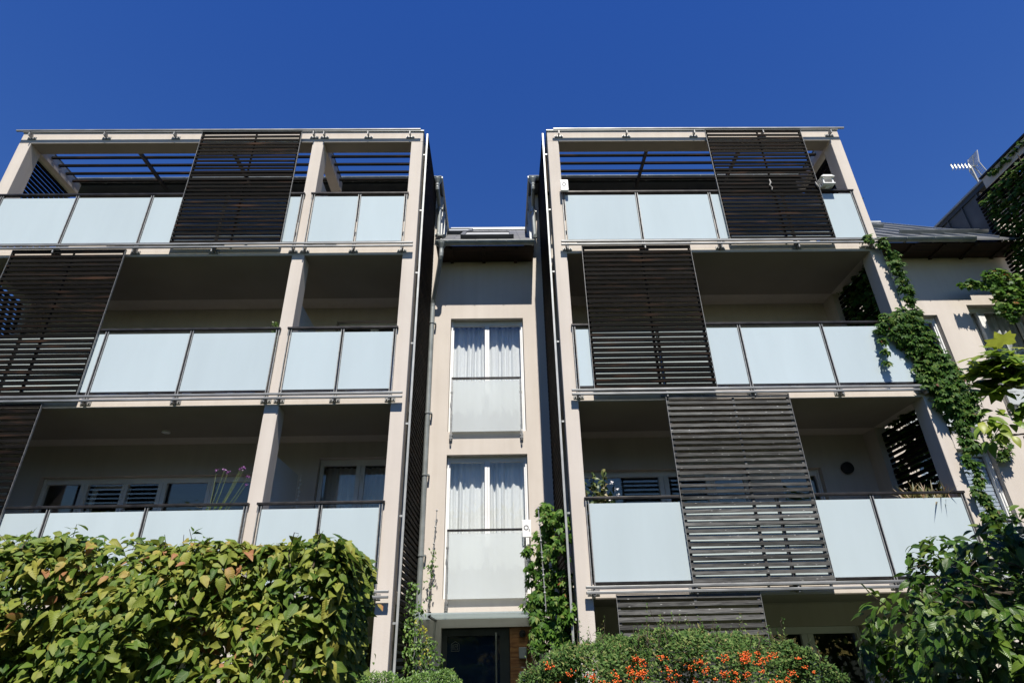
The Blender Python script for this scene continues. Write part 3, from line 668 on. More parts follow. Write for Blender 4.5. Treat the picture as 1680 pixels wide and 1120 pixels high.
# entrance: canopy, door, boarded panel with lamp, letterbox and house letter
m = MB(); m.add([(-1.36, 9.95, 2.215), (0.6, 9.95, 2.215), (0.6, 10.995, 2.20), (-1.36, 10.995, 2.20)] + [(-1.36, 9.95, 2.235), (0.6, 9.95, 2.235), (0.6, 10.995, 2.22), (-1.36, 10.995, 2.22)],
    [(3, 2, 1, 0), (4, 5, 6, 7), (0, 1, 5, 4), (1, 2, 6, 5), (2, 3, 7, 6), (3, 0, 4, 7)])
cp = m.build("entrance_canopy", 'canopy_glass', B)
q = MB()
for x in (-1.1, 0.45): q.box(x - .02, x + .02, 9.99, 10.994, 2.175, 2.198); q.tube([(x, 10.1, 2.19), (x, 10.1, 2.26)], .02, 8)
q.build("canopy_arm", 'iron', cp)
m = MB(); fx0, fx1 = -1.0, 0.12
m.box(fx0 + .002, fx0 + .09, 11.12, 11.2, 0.002, 2.065); m.box(fx1 - .16, fx1, 11.12, 11.2, 0.002, 2.065); m.box(fx0 + .091, fx1 - .161, 11.121, 11.199, 1.95, 2.064); m.box(fx0 + .091, fx1 - .161, 11.121, 11.199, 0.002, .12)
dr = m.build("entrance_door", 'alu', B)
MB().box(fx0 + .09, fx1 - .16, 11.15, 11.165, .12, 1.95).build("door_pane", 'door_glass', dr)
MB().tube([(-.10, 11.03, .5), (-.10, 11.03, 1.99)], .017, 10).box(-.11, -.09, 11.03, 11.119, .7, .72).box(-.11, -.09, 11.03, 11.119, 1.85, 1.87).build("door_handle", 'chrome', dr)
e = MB()                                         # little house emblem on the pane
def ln(*pts):
    for a, b in zip(pts[:-1], pts[1:]): e.bar((a[0], 11.145, a[1]), (b[0], 11.145, b[1]), .004, .007, (0, 1, 0))
ex, ez, es = -.84, 1.73, .13
ln((ex, ez), (ex, ez + es * .8), (ex + es / 2, ez + es * 1.1), (ex + es, ez + es * .8), (ex + es, ez), (ex, ez))
ln((ex + .02, ez + .015), (ex + .02, ez + .095)); ln((ex + .04, ez + .02), (ex + .04, ez + .095), (ex + .105, ez + .095), (ex + .105, ez + .07), (ex + .06, ez + .07), (ex + .06, ez + .02), (ex + .105, ez + .02), (ex + .105, ez + .05), (ex + .08, ez + .05))
e.build("door_emblem", 'steel', dr)
wp = MB()
for i in range(14): wp.box(.125 + random.uniform(0, .002), .538, 11.08 + random.uniform(-.002, .002), 11.12, .004 + i * .1475, .004 + i * .1475 + .143)
wpo = wp.build("boarded_panel", 'boards', B)
MB().tube([(.335, 11.07, 1.965), (.335, 11.02, 1.965)], .055, 18).ball((.345, 11.015, 1.97), .018, 8).build("wall_lamp", 'black', wpo)
MB().box(.27, .40, 11.0, 11.078, 1.60, 1.765).build("letterbox", 'grey_box', wpo, bevel=.01)
def text(body, size, loc, mat, parent, name, ext=.004):
    cu_ = bpy.data.curves.new(name, 'FONT'); cu_.body = body; cu_.size = size; cu_.extrude = ext; cu_.align_x = 'CENTER'; cu_.align_y = 'CENTER'
    tmp = bpy.data.objects.new(name + "_tmp", cu_); COL.objects.link(tmp)
    dg = bpy.context.evaluated_depsgraph_get(); me = bpy.data.meshes.new_from_object(tmp.evaluated_get(dg)); bpy.data.objects.remove(tmp)
    rot = Matrix.Rotation(math.pi / 2, 4, 'X'); me.transform(Matrix.Translation(loc) @ rot); me.materials.clear(); me.materials.append(M[mat])
    o = bpy.data.objects.new(name, me); COL.objects.link(o); o.parent = parent
    if parent.type == 'EMPTY': o.matrix_parent_inverse = Matrix.Translation(-Vector(parent.location))
    return o
text("D", .19, (.335, 11.068, 1.345), 'white', wpo, "house_letter", .006)
text("Haus", .035, (.335, 11.074, 1.475), 'white', wpo, "small_lettering", .002)
# dark round lamp on the balcony return wall, pale lamp under the slab
MB().tube([(6.47, 10.99, 4.62), (6.47, 10.92, 4.62)], .11, 18).build("balcony_lamp", 'black', B)
MB().lathe([(.07, 0), (.06, .03), (.03, .035)], (-5.75, 10.0, 5.16), 14).build("ceiling_lamp", 'white', B)

# ------------------------------------------------------------------ things on the building
def o2box(x0, x1, z0, z1, y, label, sub):
    o = MB().box(x0, x1, y, y + .05, z0, z1).build("sign_box", 'white', None, bevel=.008); tag(o, label, "sign", "white sign boxes on the railings")
    xc, zc = (x0 + x1) / 2, (z0 + z1) / 2
    text("O", .115, (xc - .01, y - .002, zc + .01), 'ink', o, "sign_letter", .002)
    if sub: text("2", .045, (xc + .045, y - .002, zc - .03), 'ink', o, "sign_numeral", .002)
    MB().box(xc - .02, xc + .02, y + .051, y + .09, z0 + .02, z0 + .05).build("clip", 'black', o)
    return o
o2box(1.235, 1.385, 9.60, 9.87, 8.95, "white sign box with a ring letter on the top balcony railing", False)
o2box(.372, .53, 3.46, 3.755, 10.83, "white sign box with letter and numeral on the window railing above the entrance", True)
bf = thing("bird_feeder", "small white open bird feeder on the top right balcony railing", "bird feeder", (6.5, 9.0, 9.56))
MB().box(6.385, 6.62, 8.9, 9.1, 9.70, 9.72).build("feeder_floor", 'white', bf)
MB().add([(6.36, 8.88, 9.86), (6.64, 8.88, 9.86), (6.64, 9.12, 9.86), (6.36, 9.12, 9.86), (6.42, 8.88, 9.90), (6.58, 8.88, 9.90), (6.58, 9.12, 9.90), (6.42, 9.12, 9.90)], [(3, 2, 1, 0), (4, 5, 6, 7), (0, 1, 5, 4), (1, 2, 6, 5), (2, 3, 7, 6), (3, 0, 4, 7)]).build("feeder_roof", 'white', bf)
for x in (6.41, 6.595):
    for y in (8.93, 9.07): MB().box(x - .012, x + .012, y - .012, y + .012, 9.721, 9.859).build("feeder_post", 'white', bf)
MB().box(6.47, 6.53, 8.99, 9.03, 9.66, 9.699).build("feeder_foot", 'white', bf)
for pts, lb in (([(5.38, 8.98, 9.87), (5.385, 8.975, 9.78), (5.35, 8.975, 9.72), (5.39, 8.975, 9.66), (5.37, 8.975, 9.6)], "short frayed rope knotted on a top dark slat panel"),
                ([(6.28, 8.98, 9.80), (6.29, 8.975, 9.72), (6.32, 8.975, 9.66)], "short rope end tied at the right edge of the top slat panel")):
    o = MB().tube(pts, [.012, .018, .012, .01, .006][:len(pts)], 6).build("rope_end", 'rope'); tag(o, lb, "rope", "rope ends on the top slat panel")
# television aerial on the right roof
an = thing("tv_aerial", "white grid television aerial above the right dormer against the sky", "aerial", (12.75, 12.0, 12.0))
a0 = Vector((12.22, 12.0, 13.06)); a1 = Vector((12.95, 12.0, 13.10))
MB().tube([a0, a1], .014, 8).build("boom", 'steel_light', an)
for i in range(6):
    t = i / 6; p = a0.lerp(a1, .02 + t * .8); el_ = MB()
    el_.bar(p + Vector((0, -.02, -.09)), p + Vector((.02, .02, .09)), .02, .02); el_.bar(p + Vector((-.02, -.05, .07)), p + Vector((.02, .05, .1)), .014, .014); el_.bar(p + Vector((-.02, -.05, -.1)), p + Vector((.02, .05, -.07)), .014, .014)
    el_.build("director", 'steel_light', an)
rf_ = MB()
for s in (-1, 1):
    for i in range(8):
        z = .02 + i * .055; rf_.bar((12.85 + .10 * i / 7 * 1.0, 11.85, 13.06 + s * z), (12.85 + .10 * i / 7, 12.15, 13.06 + s * z), .012, .016)
    for y in (11.82, 12.0, 12.18): rf_.bar((12.85, y, 13.06), (12.96, y, 13.06 + s * .42), .02, .02)
rf_.build("reflector_grid", 'steel_light', an)
MB().tube([(12.78, 12.02, 11.3), (12.78, 12.02, 13.12)], .025, 8).build("mast", 'steel', an)

# ------------------------------------------------------------------ planting
def unit(a): return a / (np.linalg.norm(a, axis=1, keepdims=True) + 1e-9)
def twig(mb, p, q, r, bends=3, jit=.03):
    p, q = Vector(p), Vector(q); pts = [p.lerp(q, i / bends) + (Vector(rng.normal(0, jit, 3)) if 0 < i < bends else Vector((0, 0, 0))) for i in range(bends + 1)]
    mb.tube(pts, [r * (1 - .7 * i / bends) for i in range(bends + 1)], 5)
# hornbeam hedge, close on the left
hd = thing("hornbeam_hedge", "tall clipped hornbeam hedge with yellowing leaves in front of the left wing", "hedge", (-2.2, 3.3, 0))
n = 30000
X = rng.uniform(-4.0, -.73, n); Z = .25 + 1.93 * rng.beta(1.6, .85, n); D = rng.exponential(.16, n)
top = 2.17 + .018 * np.sin(X * 5.3) + .016 * np.sin(X * 13 + 1) - .035 * (X + 2.4) * .9
Yf = 2.86 + .05 * np.sin(X * 4 + Z * 3) + .05 * np.sin(X * 9 - Z * 7) + .16 * np.clip((Z - 1.75) / .4, 0, 1) ** 2 + np.clip((X + 1.0) / .27, 0, 1) ** 2 * .2
Z = np.minimum(Z, top - rng.exponential(.035, n))
P = np.stack([X, Yf + D, Z], 1)
keep = ~((X > -1.35) & (Z < 1.78) & (D > .1) & (rng.random(n) < .55))
keep &= ~((X > -.86) & (Z < 1.75) & (rng.random(n) < .6))
hole = np.sin(X * 7.3 + 2) * np.sin(Z * 9.1 + X * 3) + .5 * np.sin(X * 17 + Z * 13) ; keep &= ~((hole > .72) & (D < .3) & (rng.random(n) < .85))
P = P[keep]; n = len(P)
bk = np.stack([rng.uniform(-4.0, -.8, 5000), rng.uniform(3.25, 3.6, 5000), rng.uniform(1.0, 2.05, 5000)], 1); P = np.concatenate([P, bk[~((bk[:, 0] > -1.3) & (bk[:, 2] < 1.75))]]); n = len(P)
ed = np.stack([-.735 - rng.exponential(.04, 3600), rng.uniform(2.92, 3.6, 3600), 2.1 - np.abs(rng.normal(0, .28, 3600))], 1); P = np.concatenate([P, ed]); n = len(P)
up = np.clip((P[:, 2] - 1.85) / .3, 0, 1)[:, None]
right = np.clip((P[:, 0] + 1.0) / .3, 0, 1)[:, None]
N = np.array([.05, -.8, .95]) + up * np.array([0, .25, .4]) + right * np.array([.7, 0, 0]) + rn(n, .52)
T = np.array([0, -.35, -.6]) + rn(n, .75) + right * np.array([.5, 0, 0]) + up * np.array([0, 0, .55])
S = np.clip(rng.lognormal(math.log(.046), .30, n), .02, .08); ck = rng.random(n) < .28
leaves("foliage", T_HORN, P[~ck], N[~ck], T[~ck], S[~ck], 'l_hornbeam', hd); leaves("curled_foliage", T_CURL, P[ck], N[ck], T[ck], S[ck] * 1.1, 'l_hornbeam', hd)
# upright shoots above the clipped top
sh = MB(); SP = []
for x in np.concatenate([rng.uniform(-3.4, -.82, 26), [-1.62, -.98]]):
    z0 = 2.16 - .03 * (x + 2.4); h = rng.uniform(.02, .08); y = rng.uniform(2.95, 3.3); tip = (x + rng.normal(0, .03), y + rng.normal(0, .03), z0 + h)
    twig(sh, (x, y, z0 - .12), tip, .004)
    for k in range(rng.integers(3, 7)):
        f = rng.random(); SP.append((x + (tip[0] - x) * f, y, z0 - .06 + (h + .06) * f))
SP = np.array(SP); leaves("young_foliage", T_HORN, SP, np.array([0, -.5, .7]) + rn(len(SP), .5), np.array([0, -.2, .3]) + rn(len(SP), .7), rng.uniform(.03, .065, len(SP)), 'l_hornbeam', hd)
for k in range(150):
    x = rng.uniform(-3.6, -.85); z = rng.uniform(.1, 1.6); twig(sh, (x, rng.uniform(3.15, 3.6), z), (min(-.9, x + rng.normal(0, .12)), rng.uniform(3.1, 3.5), min(1.95, z + rng.uniform(.2, .5))), .007, 4, .02)
for x in np.arange(-3.8, -.6, .3): sh.tube([(x, 3.4, 0), (x + .04, 3.38, .9), (x - .02, 3.4, 1.8)], [.022, .016, .006], 7)
sh.build("branches", 'bark', hd)
# dark shrub on the right
sb = thing("leafy_shrub", "tall dark green leafy shrub filling the lower right corner", "shrub", (2.7, 3.3, 0))
n = 23000
c = np.array([3.15, 3.35, 1.12]); rad = np.array([1.28, .85, 1.15])
d = unit(rn(n)); rr = 1 - rng.exponential(.13, n); rr = np.clip(rr, .2, 1.04)
lump = 1 + .07 * np.sin(d[:, 0] * 9 + d[:, 2] * 7) + .06 * np.sin(d[:, 1] * 11 + d[:, 2] * 13)
sgn = np.sign(d) * np.abs(d) ** .75
P = c + unit(sgn) * rad * (rr * lump)[:, None]
kp = (P[:, 2] > .1) & (P[:, 1] > 2.4); P = P[kp]; d = d[kp]; n = len(P)
N = d * .7 + np.array([0, -.25, .7]) + rn(n, .42); T = d * .4 + np.array([0, -.3, -.6]) + rn(n, .5)
leaves("foliage", T_SHRUB, P, N, T, rng.uniform(.045, .095, n), 'l_shrub', sb)
st = MB()
SPp = []
for k in range(34):
    a = rng.uniform(-1, 1); b0 = Vector((2.72 + a * .7, 3.0 + rng.uniform(-.25, .4), 1.95 - abs(a) * .2)); dr_ = Vector((-.25 + .4 * a + rng.normal(0, .2), -.1, .3)).normalized() * rng.uniform(.12, .3)
    twig(st, b0, b0 + dr_, .005)
    for f in np.linspace(.3, 1.05, 6): SPp.append(tuple(b0 + dr_ * float(f)))
SPp = np.array(SPp); leaves("young_foliage", T_SHRUB, SPp, np.array([0, -.3, .8]) + rn(len(SPp), .5), np.array([-.2, -.1, .2]) + rn(len(SPp), .8), rng.uniform(.04, .08, len(SPp)), 'l_shrub', sb)
for k in range(70):
    a = rng.normal(0, .45, 2); twig(st, (2.95 + a[0] * .3, 3.5 + a[1] * .1, .0), (2.95 + a[0] * .9, 3.5 + a[1] * .5, rng.uniform(.8, 1.6)), .012, 5, .05)
st.build("branches", 'bark', sb)
# firethorn with berries
fb = thing("firethorn_bush", "wide firethorn bush with clusters of orange berries in front of the right wing", "bush", (1.35, 5.5, 0))
n = 26000
X = .12 + (rng.random(n) * 2.5) * .945; topz = np.interp(X, [.12, .3, .62, .9, 1.3, 1.8, 2.15, 2.35, 2.5], [1.45, 1.60, 1.70, 1.74, 1.77, 1.74, 1.69, 1.58, 1.42]) + .02 * np.sin(X * 17) + .015 * np.sin(X * 41)
Z = topz - rng.exponential(.28, n); D = rng.exponential(.12, n)
Yf = 4.95 + .10 * np.sin(X * 6 + Z * 5) + .07 * np.sin(X * 15 - Z * 9) + np.clip((Z - 1.5) / .25, 0, 1) ** 2 * .25
P = np.stack([X, Yf + D, Z], 1); kp = Z > .1; P = P[kp]; n = len(P)
N = np.array([0, -.6, .8]) + rn(n, .55); T = np.array([0, -.3, .5]) + rn(n, .8)
leaves("foliage", T_SMALL, P, N, T, rng.uniform(.02, .045, n), 'l_thorn', fb)
tw = MB(); SPp = []
for k in range(75):
    x = rng.uniform(.2, 2.5); z0 = np.interp(x, [.12, .3, .62, .9, 1.3, 1.8, 2.15, 2.35, 2.5], [1.45, 1.60, 1.70, 1.74, 1.77, 1.74, 1.69, 1.58, 1.42]); h = rng.exponential(.05) + .02; y = rng.uniform(5.0, 5.4)
    if k < 3: x, h = (1.28, .2) if k == 0 else (1.22 + .1 * k, .1), .12; x = x if not isinstance(x, tuple) else 1.28; h = .19 if k == 0 else .1
    tip = Vector((x + rng.normal(0, .03), y, z0 + h)); b0 = Vector((x, y, z0 - .1)); twig(tw, b0, tip, .004)
    for f in np.linspace(.2, 1.03, 5 + int(h * 60)): SPp.append(tuple(b0.lerp(tip, float(f))))
SPp = np.array(SPp); leaves("young_foliage", T_SMALL, SPp, np.array([0, -.6, .5]) + rn(len(SPp), .5), np.array([0, -.1, .6]) + rn(len(SPp), .8), rng.uniform(.018, .034, len(SPp)), 'l_thorn', fb)
for k in range(60):
    x = rng.uniform(.5, 2.3); twig(tw, (x, 5.5, 0), (x + rng.normal(0, .1), rng.uniform(5.3, 5.6), rng.uniform(.9, 1.35)), .012, 5, .03)
tw.build("branches", 'bark', fb)
clus = [(.47, 1.50), (.40, 1.43), (.64, 1.47), (.62, 1.42), (.95, 1.49), (.92, 1.52), (1.02, 1.57), (1.06, 1.55), (.98, 1.58), (1.25, 1.47), (1.22, 1.41), (1.20, 1.51), (1.44, 1.55), (1.72, 1.59), (1.70, 1.56), (1.79, 1.58), (1.92, 1.60), (1.94, 1.56), (1.99, 1.575), (2.02, 1.59), (2.2, 1.56), (1.5, 1.44), (2.25, 1.5), (2.3, 1.47), (.33, 1.55), (1.36, 1.52), (.80, 1.44)]
clus += [(rng.uniform(.3, 2.25), rng.uniform(1.36, 1.6)) for k in range(34)] + [(rng.uniform(.3, 2.25), rng.uniform(1.0, 1.38)) for k in range(16)]
be = MB()
for x, z in clus:
    yf = 4.93 + .10 * math.sin(x * 6 + z * 5) + .07 * math.sin(x * 15 - z * 9) + max(0, min(1, (z - 1.5) / .25)) ** 2 * .25; s = rng.uniform(.25, .8)
    for k in range(int(34 * s)): be.ball((x + rng.normal(0, .03 * s), yf + rng.normal(0, .022), z + rng.normal(0, .022 * s)), rng.uniform(.0045, .0065), 6)
be.build("berries", 'berry', fb, smooth=True)
# low box hedge left of the entrance
bx = thing("box_hedge", "low bright green clipped box hedge left of the entrance door", "hedge", (-.95, 6.4, 0))
n = 9000; X = rng.uniform(-1.75, -.38, n); Z = 1.50 + .03 * np.sin(X * 9) + .02 * np.sin(X * 23) - np.clip((X + .6) / .2, 0, 1) ** 2 * .06 - rng.exponential(.16, n); Yv = 6.0 + rng.exponential(.14, n) + .1 * np.clip((Z - 1.35) / .15, 0, 1)
P = np.stack([X, Yv, Z], 1); P = P[P[:, 2] > .05]; n = len(P)
leaves("foliage", T_SMALL, P, np.array([0, -.5, .8]) + rn(n, .5), np.array([0, -.2, .6]) + rn(n, .7), rng.uniform(.022, .036, n), 'l_box', bx)
b_ = MB()
for k in range(26): twig(b_, (rng.uniform(-1.6, -.5), 6.25, 0), (rng.uniform(-1.65, -.45), rng.uniform(6.1, 6.4), 1.3), .01, 4, .04)
b_.build("branches", 'bark', bx)

# climbers
def climber(name, label, blobs, dens, mat, tmpl, size, out, stems, group=None, sc=.5, drop=-.6, up=.55, dx=1.0):
    o = thing(name, label, "climber", tuple(blobs[0][:3]), group); Pl = []; Nl = []
    for b in blobs:
        x, y, z, r = b[:4]; dy = b[4] if len(b) > 4 else r * .5
        k = int(dens * r * r * 520) + 2
        q = rn(k); q = unit(q) * rng.random((k, 1)) ** .45
        Pl.append(np.array([x, y, z]) + q * np.array([r * dx, dy, r])); Nl.append(q * .5)
    P = np.concatenate(Pl); n = len(P); N = np.concatenate(Nl) + np.array(out) + np.array([0, 0, up]) + rn(n, .4)
    T = np.array([0, -.1, drop]) + np.array(out) * .4 + rn(n, sc)
    leaves("foliage", tmpl, P, N, T, rng.uniform(size[0], size[1], n), mat, o)
    s = MB()
    for pts, r in stems: s.tube(pts, [r * (1 - .6 * i / (len(pts) - 1)) for i in range(len(pts))], 6)
    s.build("stem", 'bark', o); return o
# centre creeper on the inner side of the right wing
bl = []
for z, x0, x1, w in [(3.72, .62, .76, .12), (3.5, .68, .95, .18), (3.2, .62, 1.0, .2), (2.95, .55, 1.02, .22), (2.65, .55, 1.03, .24), (2.35, .55, 1.05, .24), (2.05, .55, 1.03, .24), (1.75, .55, 1.0, .24), (1.45, .6, 1.0, .24)]:
    for k in range(4): x = rng.uniform(x0, x1); bl.append((x, 9.75 - (x - .6) * .9 + rng.uniform(-.2, .3), z + rng.uniform(-.1, .1), w * .8))
bl += [(.40, 9.7, 3.1, .12), (.43, 9.7, 2.85, .11), (.42, 9.65, 2.28, .14), (.5, 9.65, 2.15, .14), (.5, 9.6, 1.95, .13), (.46, 9.6, 1.75, .12), (.52, 9.6, 2.45, .12)]
climber("virginia_creeper", "lush green creeper climbing the inner corner right of the entrance", bl, 1.5, 'l_bright', T_CREEP, (.07, .13), (-.15, -.6, 0), [([(.9, 9.9, 0), (.85, 9.85, 1.2), (.9, 9.8, 2.4), (.8, 9.8, 3.6)], .03), ([(.95, 9.4, 0), (.98, 9.5, 1.5), (.95, 9.5, 3.2)], .022)])
# climber left of the door with yellow leaves
bl = [(-1.30, 9.7, 2.52, .10), (-1.38, 9.75, 2.4, .15), (-1.30, 9.7, 2.22, .16), (-1.18, 9.7, 2.28, .10), (-1.25, 9.7, 2.02, .14), (-1.38, 9.75, 2.1, .12), (-1.12, 9.65, 1.85, .14), (-1.22, 9.6, 1.7, .16), (-1.02, 9.6, 1.68, .14), (-.92, 9.6, 1.6, .12), (-1.1, 9.6, 1.5, .18), (-1.3, 9.6, 1.45, .16), (-1.34, 9.65, 1.75, .17), (-1.36, 9.7, 1.95, .15), (-1.0, 9.6, 1.8, .1), (-1.32, 9.7, 2.6, .08)]
cl = climber("climbing_plant", "bushy climber with some yellow leaves left of the entrance door", bl, 4.2, 'l_box', T_SHRUB, (.035, .07), (.1, -.6, 0), [([(-1.35 + .05 * k, 9.75, 0), (-1.4 + .05 * k, 9.8, 1.2), (-1.38 + .04 * k, 9.78, 2.1)], .012) for k in range(5)])
yl = np.array([(-1.12, 9.5, 1.98), (-1.1, 9.5, 1.93), (-1.06, 9.5, 1.9), (-1.14, 9.5, 2.02), (-1.08, 9.5, 1.85), (-1.05, 9.48, 1.72), (-1.0, 9.48, 1.62), (-1.1, 9.48, 1.6), (-1.2, 9.5, 2.1)]).repeat(5, 0); yl = yl + rn(len(yl), .025)
leaves("yellow_foliage", T_SHRUB, yl, np.array([0, -.6, .6]) + rn(len(yl), .4), np.array([0, -.2, -.4]) + rn(len(yl), .6), rng.uniform(.035, .06, len(yl)), 'l_yellow', cl)
# thin climber on its chain
bl = [(-1.16, 10.82, 3.27, .07), (-1.17, 10.82, 3.15, .08), (-1.2, 10.82, 3.0, .09), (-1.16, 10.82, 3.05, .08), (-1.17, 10.82, 2.9, .07), (-1.26, 10.84, 2.8, .05), (-1.17, 10.85, 2.72, .05), (-1.2, 10.85, 2.55, .05)]
climber("climbing_plant", "sparse thin climber hanging on a steel chain left of the entrance windows", bl, 2.6, 'l_box', T_SHRUB, (.035, .06), (0, -.7, 0), [([(-1.2, 10.86, 2.24), (-1.18, 10.85, 2.7), (-1.15, 10.85, 3.3)], .006)])
def chain(x0, y0, z0, x1, y1, z1, label):
    m = MB(); m.tube([(x0, y0, z0), (x1, y1, z1)], .007, 6); L = 18
    for i in range(L + 1):
        t = i / L; x, y, z = x0 + (x1 - x0) * t, y0 + (y1 - y0) * t, z0 + (z1 - z0) * t
        if i % 3 == 0: m.ball((x, y, z), .02, 8)
        elif i % 3 == 1: m.box(x - .022, x + .022, y - .006, y + .006, z - .006, z + .006)
    return tag(m.build("climbing_chain", 'cable'), label, "chain", "climbing chains beside the entrance")
chain(-1.23, 10.9, 2.26, -1.135, 10.9, 3.96, "grey steel climbing chain left of the entrance window railings")
chain(.64, 9.5, 2.2, .585, 9.5, 3.66, "pale steel climbing cable in front of the lush creeper")
# creeper on the right corner post
C = [(6.9, 8.40, .10), (7.16, 8.28, .13), (7.25, 8.05, .13), (7.25, 7.85, .14), (7.24, 7.65, .13), (7.26, 7.45, .12), (7.27, 7.25, .11), (7.26, 7.07, .11), (7.25, 6.85, .12), (7.0, 6.72, .20), (7.2, 6.6, .2), (6.75, 6.68, .14), (7.08, 6.45, .24), (7.28, 6.35, .2), (7.2, 6.1, .27), (7.0, 6.15, .2), (7.34, 5.95, .2), (7.12, 5.75, .25), (7.3, 5.7, .24), (7.05, 5.5, .2), (7.25, 5.4, .26), (7.42, 5.35, .2), (7.22, 5.15, .26), (7.4, 5.1, .2), (7.5, 5.45, .2), (7.58, 5.2, .2), (7.5, 4.95, .2), (7.45, 5.7, .18), (6.9, 6.45, .2), (6.85, 6.3, .15), (7.3, 4.9, .2), (7.3, 4.72, .15), (7.32, 4.55, .13), (7.36, 4.38, .10), (7.27, 4.1, .06), (7.26, 3.85, .06), (7.26, 3.6, .08), (7.28, 3.35, .12), (7.3, 3.1, .16), (7.3, 2.8, .2), (7.28, 2.4, .2)] + [(7.2 + .05 * math.sin(k * 1.9), 4.5 - .13 * k, .075) for k in range(12)]
bl = [(x + (.03 if z < 6 else 0), 8.98, z, r) for x, z, r in C]
bl += [(6.52, 8.97, 6.45, .08), (6.5, 8.97, 6.25, .07), (6.5, 8.97, 6.05, .06), (6.46, 8.97, 5.85, .05), (6.62, 8.97, 6.58, .09)]
bl += [(7.24, 9.42 + .3 * k, 3.0 + .4 * j + rng.uniform(-.15, .15), .17, .22) for k in range(5) for j in range(14)]
bl += [(7.08, 9.5 + .25 * k, 6.9 + .25 * j, .11, .2) for k in range(4) for j in range(5)]
bl += [(7.2, 9.3, 9.6, .07), (7.22, 9.35, 9.1, .06), (7.24, 9.3, 8.7, .09)]
climber("corner_creeper", "dense dark green creeper spilling over the right corner post of the right wing", [(b[0], b[1], b[2], b[3] * 1.02, *b[4:]) for b in bl], 3.8, 'l_creeper', T_CREEP, (.065, .125), (0, -.65, 0), [([(7.24, 9.45, 0), (7.23, 9.4, 2), (7.22, 9.35, 4), (7.22, 9.3, 6), (7.23, 9.25, 8.2)], .012)], drop=-.8)
climber("hanging_creeper", "small clump of creeper hanging on the wall below the right recess window", [(9.38, 10.85, 5.05, .12), (9.48, 10.85, 4.92, .17), (9.45, 10.87, 4.78, .13), (9.62, 10.87, 5.0, .12), (9.3, 10.85, 5.2, .1)], 1.8, 'l_creeper', T_CREEP, (.06, .1), (0, -.65, 0), [([(9.4, 10.97, 5.3), (9.45, 10.93, 4.9)], .01)])
# ivy on the next wing and over the right window
bl = [(11.29, 9.15 + .24 * k, 7.4 + .33 * j, .2, .22) for k in range(7) for j in range(11)]
bl += [(11.35, 9.2 + .22 * k, 11.24, .10, .15) for k in range(6)]
bl += [(11.42, 10.62, 10.45, .09), (11.36, 10.62, 10.38, .10), (11.46, 10.62, 11.05, .10), (11.5, 10.6, 11.3, .10), (11.6, 10.55, 11.36, .09), (11.44, 10.62, 10.8, .08), (11.3, 10.6, 10.3, .09)]
climber("wall_ivy", "dark ivy mass covering the side of the next wing at the right edge", bl, 2.0, 'l_creeper', T_LOBE, (.06, .10), (-.35, -.4, 0), [([(11.25, 9.6, 0), (11.26, 9.8, 4), (11.26, 9.6, 8), (11.26, 9.5, 11)], .03)], dx=.45)
bl = [(9.86, 10.62, 8.40, .12), (10.05, 10.6, 8.42, .15), (10.2, 10.58, 8.36, .12), (10.4, 10.5, 8.52, .22), (10.62, 10.5, 8.55, .22), (10.8, 10.5, 8.4, .24), (10.45, 10.52, 8.25, .2), (10.65, 10.5, 8.15, .26), (10.42, 10.55, 7.95, .2), (10.62, 10.5, 7.8, .24), (10.82, 10.5, 7.95, .26), (10.5, 10.55, 7.6, .17), (10.35, 10.55, 7.75, .12), (10.95, 10.5, 7.6, .16), (11.0, 10.5, 8.2, .2)]
climber("window_ivy", "bright green ivy curtain hanging over the top right window", bl, 3.6, 'l_bright', T_LOBE, (.06, .11), (0, -.6, 0), [([(11.0, 10.9, 9.0), (10.7, 10.75, 8.4), (10.6, 10.7, 7.7)], .02)])

# balcony plants
def pot(parent, x, y, z, r, h): 
    MB().lathe([(r * .75, 0), (r, h * .9), (r * 1.06, h * .9), (r * 1.06, h), (r * .9, h), (r * .88, h * .88)], (x, y, z), 16).build("pot", 'terracotta', parent)
    MB().lathe([(.01, h * .86), (r * .88, h * .87)], (x, y, z), 12).build("potting_soil", 'soil', parent)
ol = thing("potted_oleander", "potted oleander with a few white blooms behind the first floor railing of the right wing", "potted plant", (1.55, 9.35, 2.52))
pot(ol, 1.55, 9.35, 2.52, .17, .34); s = MB(); PP = []
for k in range(15):
    tip = Vector((1.42 + rng.normal(0, .10) + .05, 9.33 + rng.normal(0, .06), rng.uniform(3.7, 4.22))); tip.x += (4.2 - tip.z) * .32
    twig(s, (1.55, 9.35, 2.85), tip, .007, 5, .02)
    for f in np.linspace(.62, 1.0, 10): PP += [tuple(Vector((1.55, 9.35, 2.85)).lerp(tip, float(f)))] * 2
PP = np.array(PP); leaves("foliage", T_SHRUB, PP, np.array([0, -.5, .6]) + rn(len(PP), .5), np.array([0, -.1, .4]) + rn(len(PP), .6), rng.uniform(.06, .12, len(PP)), 'l_oleander', ol); s.build("stem", 'stem', ol)
for c_ in ((1.74, 9.25, 3.98), (1.78, 9.22, 3.88), (1.8, 9.2, 3.78), (1.7, 9.25, 3.72)): leaves("flower", T_PETAL, np.array([c_]).repeat(6, 0) + rn(6, .008), np.array([0, -.8, .4]) + rn(6, .6), rn(6), rng.uniform(.03, .05, 6), 'petal_white', ol)
vb = thing("purple_flowers", "tall thin stems with purple flower heads behind the left first floor railing", "potted plant", (-4.2, 9.35, 2.52))
pot(vb, -4.35, 9.38, 2.52, .16, .3); s = MB(); FP = []
